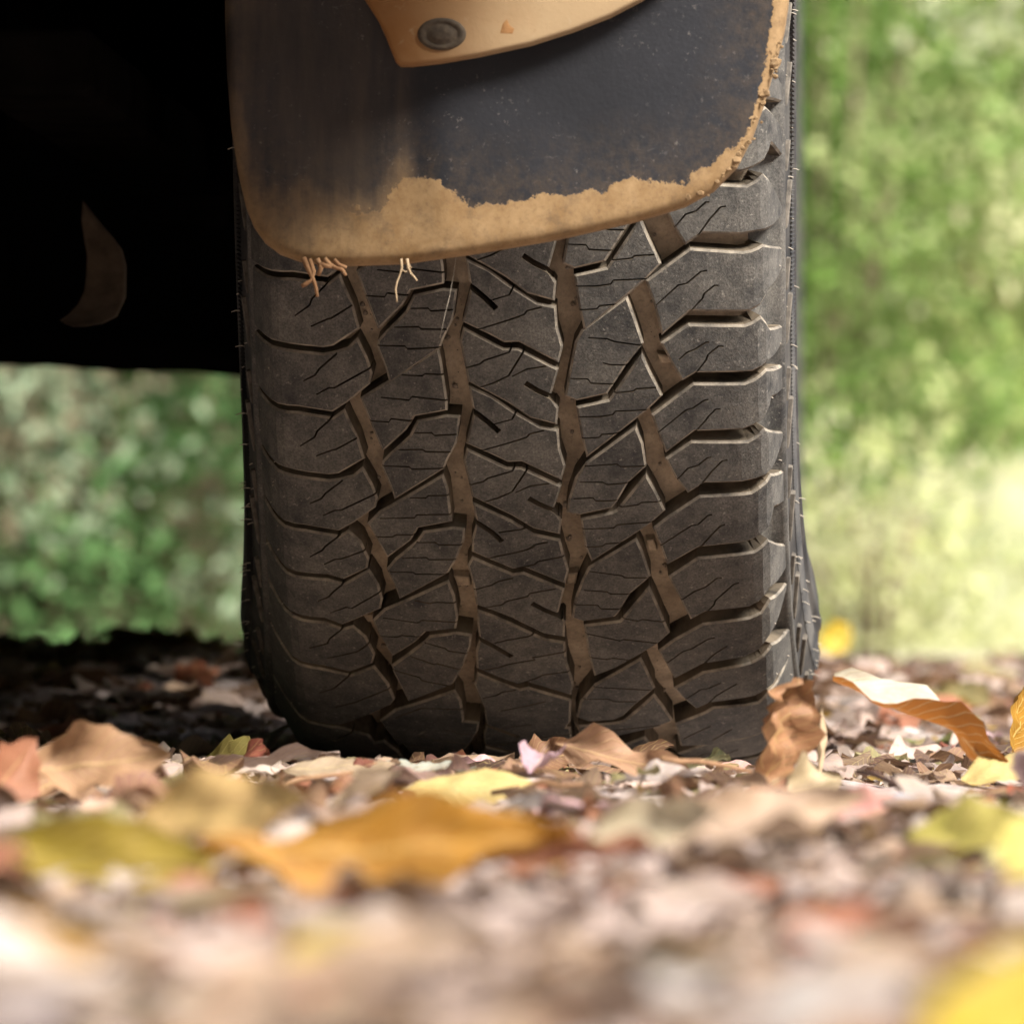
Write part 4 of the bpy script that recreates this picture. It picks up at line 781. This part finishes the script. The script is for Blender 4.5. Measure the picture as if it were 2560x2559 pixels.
put_leaf('fallen_leaf', 760, 1462, .034, .016, 0, 0, 30, leaf_shader('plum_brown_leaf', (.12,.065,.06), None, .1, .2), 'plum brown leaf lying in the shadow left of the tyre centre', cup=-.8, bend=-.6, wave=.1, seed=36)
put_leaf('fallen_leaf', 640, 1482, .050, .022, 2, 3, 26, leaf_shader('dull_buff_leaf', (.36,.28,.19), None, .2, .2), 'dull buff leaf lying flat just left of the straw yellow leaf', cup=-.3, bend=-.2, wave=.1, seed=37)
put_leaf('fallen_leaf', 700, 1482, .020, .016, 20, 10, 40, maroon, 'dark maroon domed leaf at the left foot of the tyre', cup=-1.0, bend=-.8, wave=.05, seed=38)
put_leaf('fallen_leaf', 1470, 1490, .056, .036, 62, 62, 74, rust, 'upright rust brown leaf against the right corner of the tyre', cup=.9, bend=.5, wave=.6, seed=41, crinkle=.35)
put_leaf('fallen_leaf', 1545, 1485, .040, .009, 84, 74, 80, leaf_shader('thin_buff_leaf', (.50,.38,.24), None, .1, .2), 'narrow buff leaf standing upright right of the rust brown leaf', cup=.6, bend=.2, wave=.2, seed=42)
put_leaf('fallen_leaf', 1515, 1505, .036, .022, 20, 10, 60, leaf_shader('buff_leaf', (.52,.42,.26), None, .1, .2), 'crumpled buff leaf at the base of the upright leaves', cup=.9, bend=.6, wave=.7, seed=43)
put_leaf('fallen_leaf', 1752, 1480, .096, .040, -16, -27, -10, cream, 'long cream leaf with an orange underside leaning right of the tyre', cup=.7, bend=-.35, twist=-1.75, wave=.3, seed=51, stalk=.014)
put_leaf('fallen_leaf', 1918, 1452, .042, .028, 70, 66, 84, amber, 'upright amber leaf with pale veins at the right edge', cup=.3, bend=.3, wave=.05, seed=52)
put_leaf('fallen_leaf', 1905, 1482, .046, .020, 12, 14, 40, straw, 'straw leaf lying at the right edge below the amber leaf', cup=-.4, bend=-.3, wave=.1, seed=53)
put_leaf('fallen_leaf', 1880, 1502, .028, .016, 14, 4, 40, brown, 'folded brown leaf below the straw leaf at the right edge', cup=-.9, bend=-.5, wave=.1, seed=54)
put_leaf('fallen_leaf', 1928, 1512, .022, .016, 35, 20, 50, leaf_shader('red_leaf', (.30,.06,.03), None, .1, .1), 'dark red leaf tip at the right edge', cup=.3, bend=.1, wave=.1, seed=55)
put_leaf('fallen_leaf', 1800, 1548, .056, .022, -6, -4, 32, leaf_shader('mauve_brown_leaf', (.33,.24,.20), None, .1, .3), 'domed mauve brown leaf in front of the grey stone', cup=-.8, bend=-.4, wave=.1, seed=56)
put_leaf('fallen_leaf', 1640, 1545, .030, .022, 24, 14, 60, leaf_shader('rose_leaf', (.52,.25,.22), None, .1, .2), 'small rose coloured leaf left of the mauve brown leaf', cup=.4, bend=.2, wave=.2, seed=57)
put_leaf('fallen_leaf', 1850, 1612, .050, .028, -24, 6, 40, leaf_shader('moss_leaf', (.34,.30,.06), None, .2, .5), 'mossy green brown leaf out of focus near the right edge', cup=.5, bend=.4, wave=.3, seed=58)
put_leaf('fallen_leaf', 1940, 1668, .038, .024, 60, 30, 60, leaf_shader('lemon_leaf', (.52,.45,.12), None, .1, .1), 'lemon yellow leaf out of focus on the right edge', cup=.3, bend=.2, wave=.1, seed=59)
put_leaf('fallen_leaf', 1450, 1600, .075, .022, 24, 10, 55, leaf_shader('long_tan_leaf', (.42,.30,.21), None, .1, .2), 'long tan leaf slanting out of focus before the right corner of the tyre', cup=.9, bend=.3, wave=.5, seed=61)
put_leaf('fallen_leaf', 1250, 1622, .046, .030, -10, 8, 60, leaf_shader('cream_leaf', (.50,.43,.30), None, .1, .15), 'cupped cream leaf out of focus right of the large golden leaf', cup=1.0, bend=.6, wave=.4, seed=62)
put_leaf('fallen_leaf', 1098, 1568, .020, .020, 80, 60, 80, leaf_shader('curled_red_brown_leaf', (.26,.10,.05), None, .1, .2), 'curled red brown leaf standing right behind the large golden leaf', cup=1.5, bend=.4, wave=.3, seed=63)
put_leaf('fallen_leaf', 1990, 2090, .050, .032, 28, 20, 40, yel, 'bright yellow leaf out of focus in the lower right corner', cup=.2, bend=.2, wave=.05, seed=65)
put_leaf('fallen_leaf', 640, 1850, .046, .018, -4, 0, 42, leaf_shader('blurred_olive_leaf', (.48,.36,.05), None, .2, .3), 'olive gold leaf blurred in the near foreground left of centre', cup=.3, bend=.3, wave=.3, seed=66)
put_leaf('fallen_leaf', 60, 1880, .036, .018, 10, 0, 50, leaf_shader('blurred_orange_leaf', (.30,.16,.03), None, .2, .3), 'orange leaf blurred at the lower left edge', cup=.3, bend=.3, wave=.3, seed=67)
put_leaf('fallen_leaf', 1575, 1300, .046, .034, 40, 40, 75, yel, 'single yellow leaf standing blurred behind the right of the tyre', cup=.3, bend=.3, wave=.1, seed=68, lift=.012)
put_leaf('fallen_leaf', 20, 1520, .040, .024, 60, 40, 70, leaf_shader('brick_leaf', (.28,.11,.06), None, .1, .2), 'brick red leaf at the left edge beside the rounded tan leaf', cup=.5, bend=.3, wave=.2, seed=69)
# stone and twig
sg = ground_at(1700, 1500); sv = []; bm_s = bmesh.new(); bmesh.ops.create_icosphere(bm_s, subdivisions=4, radius=1)
sr = random.Random(8); o3 = [Vector((sr.uniform(-9, 9), sr.uniform(-9, 9), sr.uniform(-9, 9))) for _ in range(3)]
from mathutils import noise as mn
for q in bm_s.verts:
    k = 1 + .25*mn.noise(q.co*1.6 + o3[0]) + .10*mn.noise(q.co*4 + o3[1]) + .04*mn.noise(q.co*11 + o3[2])
    q.co = Vector((q.co.x*.024*k, q.co.y*.02*k, max(-.004, q.co.z*.0085*k) + .001))
me = bpy.data.meshes.new('stone'); bm_s.to_mesh(me); bm_s.free(); me.polygons.foreach_set('use_smooth', np.ones(len(me.polygons), bool))
stone = bpy.data.objects.new('stone', me); col.objects.link(stone); stone.location = (sg[0], sg[1], float(ground_h(sg[0], sg[1])) + .003); stone.rotation_euler = (0, R(4), R(-10))
def mat_stone():
    t = NT('speckled_stone'); a = t.noise(60, 6, .7); b = t.noise(240, 5, .75)
    c = t.mix(t.mapr(a, .3, .7), (.22,.225,.24), (.38,.375,.38)); c = t.mix(t.mapr(b, .58, .64), c, (.05,.05,.055))
    return t.done(c, .8, t.bump(b, .6, .002), .3)
me.materials.append(mat_stone()); HEROES.append((sg[0], sg[1], .07)); tag(stone, 'flat grey speckled stone half buried in litter right of the tyre', 'stone')
tw = [ground_at(1618, 1500), ground_at(1650, 1503), ground_at(1685, 1508), ground_at(1703, 1512)]
tz = [.016, .0155, .013, .0115]
twig = mesh_obj('twig', *tube([Vector((p[0], p[1], z)) for p, z in zip(tw, tz)], [.0011, .0014, .0013, .0016], 8), [mat_simple('twig_bark', (.07,.035,.025), (.15,.085,.06), 300, .8)], None)
tag(twig, 'thin dark brown twig lying across the grey stone', 'twig')

tr_ = random.Random(44)
for (px_, py_, yw, ln_, lab) in ((560, 1500, 20, .05, 'thin bent twig lying before the left half of the tyre'), (1010, 1512, -25, .04, 'short dark twig lying before the tyre centre'),
        (1330, 1500, 35, .045, 'thin brown twig before the right corner of the tyre'), (1600, 1530, -15, .035, 'short twig in front of the grey stone'),
        (1790, 1430, 10, .05, 'thin twig lying behind the long cream leaf'), (330, 1560, -10, .05, 'thin twig blurred beside the crumpled tan leaf')):
    g = ground_at(px_, py_); d_ = Vector((math.cos(R(yw)), math.sin(R(yw)), 0)); P = []
    for k in range(6):
        q = Vector((g[0], g[1], 0)) + d_*ln_*(k/5 - .5) + Vector((tr_.gauss(0, .0012), tr_.gauss(0, .0012), 0)); q.z = float(ground_h(q.x, q.y)) + .010 + tr_.uniform(0, .003); P.append(q)
    tag(mesh_obj('twig', *tube(P, [.0012, .0013, .0011, .0012, .0010, .0007], 7), [M_stalk]), lab, 'twig', 'thin twigs in the litter')
# ---- loose leaves told apart near the focus, then the uncountable rest
PAL = [((.44,.345,.30), .24, 'pinkish tan'), ((.33,.235,.165), .15, 'tan'), ((.45,.38,.33), .15, 'pale'), ((.20,.115,.07), .16, 'brown'), ((.085,.048,.035), .14, 'dark brown'),
       ((.24,.085,.05), .06, 'red brown'), ((.38,.25,.045), .025, 'yellow'), ((.27,.245,.11), .045, 'olive'), ((.47,.435,.41), .03, 'bleached')]
def pick(r):
    k = r.random(); s = 0
    for c, w, nme in PAL:
        s += w
        if k < s: return c, nme
    return PAL[0][0], PAL[0][2]
lr = random.Random(77)
protos = [leaf_geo(1.0, lr.uniform(.34, .58), cup=lr.uniform(-.9, .8), bend=lr.uniform(-.5, .45), twist=lr.uniform(-.4, .4), wave=lr.uniform(.1, .5), seed=100 + i, nu=10, nv=4, ragged=.05, crinkle=.13) for i in range(20)]
protos_hi = [leaf_geo(1.0, lr.uniform(.34, .58), cup=lr.uniform(-1.0, .9), bend=lr.uniform(-.6, .5), twist=lr.uniform(-.5, .5), wave=lr.uniform(.1, .6), seed=200 + i, nu=18, nv=8, ragged=.03, crinkle=.13) for i in range(16)]
def in_tyre(x, y, m=0.0):
    if abs(x) < .14 + m and -.20 - m < y < .22 + m: return True
    for hx, hy, hl in HEROES:                       # leave the named leaves uncovered
        if abs(x - hx) < hl*.45 and -.11 < y - hy < .02: return True
    return False
def sample(d0, d1, side):
    while True:
        d = math.sqrt(lr.uniform(d0*d0, d1*d1)); lat = lr.uniform(-1, 1)*(.085*d*side + .03)
        p = CAM_POS + d*_fw + lat*_rt
        if not in_tyre(p[0], p[1]): return p[0], p[1], d
loose = {}
for i in range(130):
    x, y, d = sample(2.05, 3.75, .95)
    c, nme = pick(lr); c = tuple(q*lr.uniform(.8, 1.2) for q in c)
    P, F, uv = lr.choice(protos_hi); sc = lr.uniform(.022, .058)
    Q = (P*sc)@rot_m(lr.uniform(0, 360), (lambda k: lr.gauss(0, 5)*k)(1 if lr.random() > .12 else 4), lr.gauss(0, 9)*(1 if lr.random() > .15 else 4)).T; Q = Q - [0, 0, Q[:,2].min()]
    o = mesh_obj('fallen_leaf', Q, F, [M_leaf], None, None, True, (x, y, float(ground_h(x, y)) + lr.uniform(-.001, .008)))
    add_uv_col(o.data, uv, np.array(c))
    size = 'tiny' if sc < .032 else 'small' if sc < .046 else 'medium'
    lat = float((np.array([x, y, 0]) - CAM_POS)@_rt)
    zone = ('right of the tyre' if lat > .15 else 'left of the tyre' if lat < -.15 else 'before the right half of the tyre' if lat > .03 else 'before the left half of the tyre' if lat < -.03 else 'before the tyre centre')
    zone = (zone if d > 2.75 else zone + ', blurred')
    tag(o, '%s %s dry leaf lying %s' % (size, nme, zone), 'leaf', 'loose %s leaves near the tyre' % nme)
SV, SF, SU, SC = [], [], [], []; off = 0
def add_stuff(x, y, z, sc, c, pr, pt, rl):
    global off
    P, F, uv = pr; Q = (P*sc)@rot_m(lr.uniform(0, 360), pt, rl).T
    Q = Q - [0, 0, Q[:,2].min()*.7] + [x, y, z]
    SV.append(Q); SF.append(F + off); SU.append(uv); SC.append(np.tile(np.array(c), (len(Q), 1))); off += len(Q)
def scatter(n, d0, d1, side, s0, s1, tilt=20):
    for i in range(n):
        x, y, d = sample(d0, d1, side); c, nme = pick(lr); k = lr.uniform(.75, 1.25); c = tuple(q*k for q in c)
        add_stuff(x, y, float(ground_h(x, y)) + lr.uniform(-.004, .006), lr.uniform(s0, s1), c, lr.choice(protos), lr.gauss(0, tilt*.6), lr.gauss(0, tilt))
scatter(700, .75, 2.1, 1.5, .025, .06, 7)
scatter(2600, .75, 2.15, 1.2, .010, .030, 9)
scatter(1700, 2.1, 3.9, 1.5, .020, .055, 8)
scatter(2600, 3.9, 8.5, 1.6, .03, .075, 14)
scatter(3800, .8, 6.0, 7.0, .03, .075, 12)
for i in range(260):     # litter heaped on the ridge under the car
    x, y = lr.uniform(-1.3, -.05), lr.gauss(1.25, .35); c, nme = pick(lr)
    add_stuff(x, y, float(ground_h(x, y)), lr.uniform(.02, .05), c, lr.choice(protos), lr.gauss(0, 7), lr.gauss(0, 9))
lit = mesh_obj('leaf_litter', np.vstack(SV), np.vstack(SF), [M_leaf])
add_uv_col(lit.data, np.vstack(SU), np.vstack(SC)); tag(lit, 'carpet of small dry leaves covering the ground', 'leaf litter', None, 'stuff')
SV, SF, SU, SC = [], [], [], []; off = 0
crumb = [leaf_geo(1.0, lr.uniform(.3, .9), cup=lr.uniform(-1, 1), bend=lr.uniform(-1, 1), wave=.4, seed=300 + i, nu=3, nv=2, ragged=.5, pw=.4) for i in range(10)]
for i in range(4200):
    x, y, d = sample(1.6, 4.2, 1.2); c, nme = pick(lr)
    add_stuff(x, y, float(ground_h(x, y)) + lr.uniform(-.001, .006), lr.uniform(.003, .010), c, lr.choice(crumb), lr.gauss(0, 30), lr.gauss(0, 30))
lit = mesh_obj('leaf_crumbs', np.vstack(SV), np.vstack(SF), [M_leaf])
add_uv_col(lit.data, np.vstack(SU), np.vstack(SC)); tag(lit, 'crumbled leaf fragments strewn between the leaves', 'leaf litter', None, 'stuff')

# ------------------------------------------------------------------ low dusty bank beyond the track
def bank():
    c = cam_ray_point(2100, 1150, 12.0); V, F = [], []; n, m = 60, 26
    for j in range(m):
        for i in range(n):
            u, w = i/(n-1)*2 - 1, j/(m-1)*2 - 1
            h = .34*max(0, 1 - u*u)**.9*max(0, 1 - w*w)**.8*(1 + .55*mn.noise(Vector((u*4, w*2, 1))) + .3*mn.noise(Vector((u*11, w*8, 4))))
            x, y = c.x + u*1.15, c.y + w*1.1; V.append((x, y, float(ground_h(x, y)) - .02 + h))
    for j in range(m - 1):
        for i in range(n - 1): k = j*n + i; F.append((k, k+1, k+n+1, k+n))
    return V, F
tag(mesh_obj('earth_bank', *bank(), [mat_simple('dry_grass_earth', (.09,.11,.04), (.30,.29,.17), 2.2, .95, .1, 0, .8)]), kind='structure')

# ------------------------------------------------------------------ blurred woodland behind
M_bark = mat_simple('bark', (.09,.06,.04), (.18,.125,.085), 12, .9, .2, 0, .6)
def mat_foliage():
    t = NT('foliage'); c = t.attr('Col').outputs['Color']
    t.done(c, .85, None, .05)
    tr = t.new('ShaderNodeBsdfTranslucent'); t.link(c, tr.inputs['Color'])
    mx = t.new('ShaderNodeMixShader'); mx.inputs[0].default_value = .4
    t.link(t.b.outputs[0], mx.inputs[1]); t.link(tr.outputs[0], mx.inputs[2]); t.link(mx.outputs[0], t.out.inputs[0])
    return t.m
M_fol = mat_foliage()
def foliage(cx, cy, cz, rx, ry, rz, nclump, per, pal, size, seed, spread=None):
    r = np.random.default_rng(seed); Vs, Cs = [], []
    for i in range(nclump):
        d = r.normal(size=3); d /= np.linalg.norm(d); d *= r.uniform(.15, 1)**.5
        c = np.array([cx, cy, cz]) + d*[rx, ry, rz]
        if nclump > 1 and i % 4 == 0: c[2] = r.uniform(.05, .35)*(1 if cz < 3 else 8)
        if c[2] < .06: c[2] = .06 + r.uniform(0, .1)
        colr = np.array(pal[r.integers(len(pal))])*r.uniform(.75, 1.25)
        n = per; p = c + r.normal(size=(n, 3))*(spread or size*1.5)
        p[:,2] = np.maximum(p[:,2], .03)
        a = r.normal(size=(n, 3)); a /= np.linalg.norm(a, axis=1)[:,None]
        b = np.cross(a, r.normal(size=(n, 3))); b /= np.linalg.norm(b, axis=1)[:,None]
        s = size*r.uniform(.6, 1.3, (n, 1))
        Vs.append(np.stack([p - a*s, p + b*s*.42 - a*s*.1, p + a*s, p - b*s*.42 - a*s*.1], 1).reshape(-1, 3))
        Cs.append(np.repeat(colr[None]*r.uniform(.93, 1.07, (n, 1)), 4, 0))
    V_ = np.vstack(Vs); F_ = np.arange(len(V_)).reshape(-1, 4); return V_, F_, np.vstack(Cs)
def shrub(name, label, cat, x, y, rx, ry, h, nclump, per, pal, size, seed, stems=5, z0=None, trunk=None, group=None):
    g = float(ground_h(x, y)); root = empty(name, (x, y, g)); tag(root, label, cat, group)
    cz = h*.52 if z0 is None else z0; rz = h*.5 if z0 is None else (h - z0)
    if trunk: V_, F_, C_ = foliage(0, 0, cz, rx, ry, rz, nclump, per, pal, size, seed)
    else:
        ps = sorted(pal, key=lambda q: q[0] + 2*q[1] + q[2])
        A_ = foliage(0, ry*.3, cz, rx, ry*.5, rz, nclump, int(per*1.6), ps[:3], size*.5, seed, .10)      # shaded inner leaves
        rg = np.random.default_rng(seed + 900); Vs, Cs = [A_[0]], [A_[2]]                              # outer sprays, each its own tone
        for gx2 in np.arange(-rx, rx + .01, .165):
            for gz2 in np.arange(.04, h, .165):
                if (gx2/rx)**2 + ((gz2 - h*.45)/(h*.6))**2 > 1.05 or rg.random() < .22: continue
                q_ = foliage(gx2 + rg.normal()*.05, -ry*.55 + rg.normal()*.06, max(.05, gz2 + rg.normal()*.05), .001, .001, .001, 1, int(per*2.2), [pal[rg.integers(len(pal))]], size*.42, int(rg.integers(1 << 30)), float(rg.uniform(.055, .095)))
                Vs.append(q_[0]); Cs.append(q_[2])
        V_ = np.vstack(Vs); C_ = np.vstack(Cs); F_ = np.arange(len(V_)).reshape(-1, 4)
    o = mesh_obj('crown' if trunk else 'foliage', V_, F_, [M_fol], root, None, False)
    ca = o.data.color_attributes.new('Col', 'FLOAT_COLOR', 'POINT'); c4 = np.ones((len(V_), 4), np.float32); c4[:,:3] = C_; ca.data.foreach_set('color', c4.ravel())
    r = random.Random(seed); parts = []
    if trunk:
        lean = r.uniform(-.15, .15)
        parts.append(tube([(0,0,-.1),(0,0,.1),(lean*.3,0,h*.25),(lean,.05,h*.55),(lean*1.4,.1,h*.9)], [trunk*1.5, trunk*1.1, trunk, trunk*.75, trunk*.25], 10))
        for i in range(6):
            a = r.uniform(0, 6.28); z1 = h*r.uniform(.35, .6)
            parts.append(tube([(lean*.8, .03, z1), (lean + math.cos(a)*rx*.4, math.sin(a)*ry*.4, z1 + h*.14), (lean + math.cos(a)*rx*.8, math.sin(a)*ry*.8, z1 + h*.22)], [trunk*.45, trunk*.3, trunk*.08], 6))
        mesh_obj('trunk', *join(parts), [M_bark], root)
    else:
        for i in range(stems):
            a = r.uniform(0, 6.28); q = r.uniform(.2, .8)
            parts.append(tube([(math.cos(a)*.03, math.sin(a)*.03, -.05), (math.cos(a)*rx*q*.4, math.sin(a)*ry*q*.4, h*.35), (math.cos(a)*rx*q, math.sin(a)*ry*q, h*.8)], [.010, .007, .003], 5))
        mesh_obj('stems', *join(parts), [M_bark], root)
    return root
G_cool = [(.10,.20,.07), (.045,.095,.028), (.20,.32,.15), (.31,.39,.25), (.22,.19,.12), (.14,.27,.10)]
G_warm = [(.30,.38,.12), (.44,.48,.20), (.56,.58,.30), (.20,.28,.08), (.64,.63,.38), (.44,.42,.20)]
G_pale = [(.58,.60,.30), (.50,.52,.24), (.40,.46,.16), (.64,.62,.38), (.30,.36,.10)]  # pale tones put sunlight into the leaf colour
def along(px, d): p = cam_ray_point(px, 1150, d); return p.x, p.y
x, y = along(150, 10.5); shrub('shrub', 'cool green leafy bush seen blurred under the car', 'bush', x, y, .62, .5, 1.35, 90, 60, G_cool, .045, 1)
x, y = along(380, 12.5); shrub('shrub', 'taller olive green bush behind the cool green bush under the car', 'bush', x, y, .7, .5, 1.7, 90, 60, [(.13,.21,.08),(.20,.26,.11),(.25,.28,.14),(.08,.12,.03),(.30,.32,.18),(.20,.15,.09)], .05, 2)
x, y = along(-350, 11.0); shrub('shrub', 'green bush left of the gap under the car', 'bush', x, y, .8, .6, 1.6, 90, 60, G_cool, .05, 3)
x, y = along(900, 13.0); shrub('shrub', 'green bush hidden mostly behind the tyre', 'bush', x, y, .8, .6, 1.8, 80, 60, G_warm, .05, 4)
x, y = along(1560, 12.0); shrub('shrub', 'fresh green bush just right of the tyre', 'bush', x, y, .34, .4, 1.75, 90, 50, [(.16,.27,.06),(.10,.18,.04),(.26,.36,.11),(.62,.64,.42),(.40,.46,.20),(.20,.29,.09)], .045, 5)  # palest tone stands in for bright sunlit highlights among the leaves
x, y = along(1800, 14.0); shrub('shrub', 'pale yellow green bush at the right edge', 'bush', x, y, .55, .5, 2.1, 80, 45, [(.14,.22,.05),(.28,.36,.12),(.18,.24,.07),(.66,.65,.46),(.44,.48,.24),(.72,.69,.50)], .055, 6)  # cream tones paint sunlit highlight blobs into the foliage
x, y = along(1640, 10.2); shrub('shrub', 'low pale straw coloured bush at the right behind the yellow leaf', 'bush', x, y, .20, .25, .30, 22, 40, [(.50,.50,.28),(.56,.54,.34),(.44,.46,.22),(.36,.40,.16)], .035, 17)
x, y = along(2350, 12.5); shrub('shrub', 'yellow green bush beyond the right edge of the road', 'bush', x, y, .8, .6, 1.7, 90, 60, G_warm, .055, 7)
x, y = along(265, 19.0); shrub('tree', 'slim brown trunk blurred behind the bushes under the car', 'tree', x, y, 1.6, 1.5, 5.5, 120, 70, G_cool, .07, 8, z0=3.6, trunk=.07)
x, y = along(1880, 19.0); shrub('tree', 'tall leafy tree behind the pale bush at the right', 'tree', x, y, 1.9, 1.7, 6.5, 150, 70, G_warm, .08, 9, z0=3.6, trunk=.09)
x, y = along(1250, 22.0); shrub('tree', 'tall tree standing behind the tyre', 'tree', x, y, 2.2, 2.0, 7.5, 160, 70, G_cool + G_warm, .09, 10, z0=4.0, trunk=.11)
x, y = along(-700, 21.0); shrub('tree', 'tall dark tree at the far left', 'tree', x, y, 2.2, 2.0, 7.0, 160, 70, G_cool, .09, 11, z0=3.6, trunk=.11)
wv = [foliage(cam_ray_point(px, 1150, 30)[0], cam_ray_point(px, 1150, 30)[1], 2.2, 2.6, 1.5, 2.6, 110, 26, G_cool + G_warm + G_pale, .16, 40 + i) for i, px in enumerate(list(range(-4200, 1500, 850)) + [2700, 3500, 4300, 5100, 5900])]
for i in range(26):      # the wood closes round the clearing on all sides, low over the horizon
    a = R(32 + i*11.9); rr_ = 15 + 3*math.sin(i*2.1)
    wv.append(foliage(rr_*math.sin(a), rr_*math.cos(a), 4.0, 2.8, 2.0, 4.3, 170, 26, G_cool, .26, 80 + i))
V_ = np.vstack([a[0] for a in wv]); C_ = np.vstack([a[2] for a in wv])
o = mesh_obj('far_wood', V_, np.arange(len(V_)).reshape(-1, 4), [M_fol], None, None, False)
ca = o.data.color_attributes.new('Col', 'FLOAT_COLOR', 'POINT'); c4 = np.ones((len(V_), 4), np.float32); c4[:,:3] = C_; ca.data.foreach_set('color', c4.ravel())
tag(o, 'mass of far green woodland behind everything', 'wood', None, 'stuff')
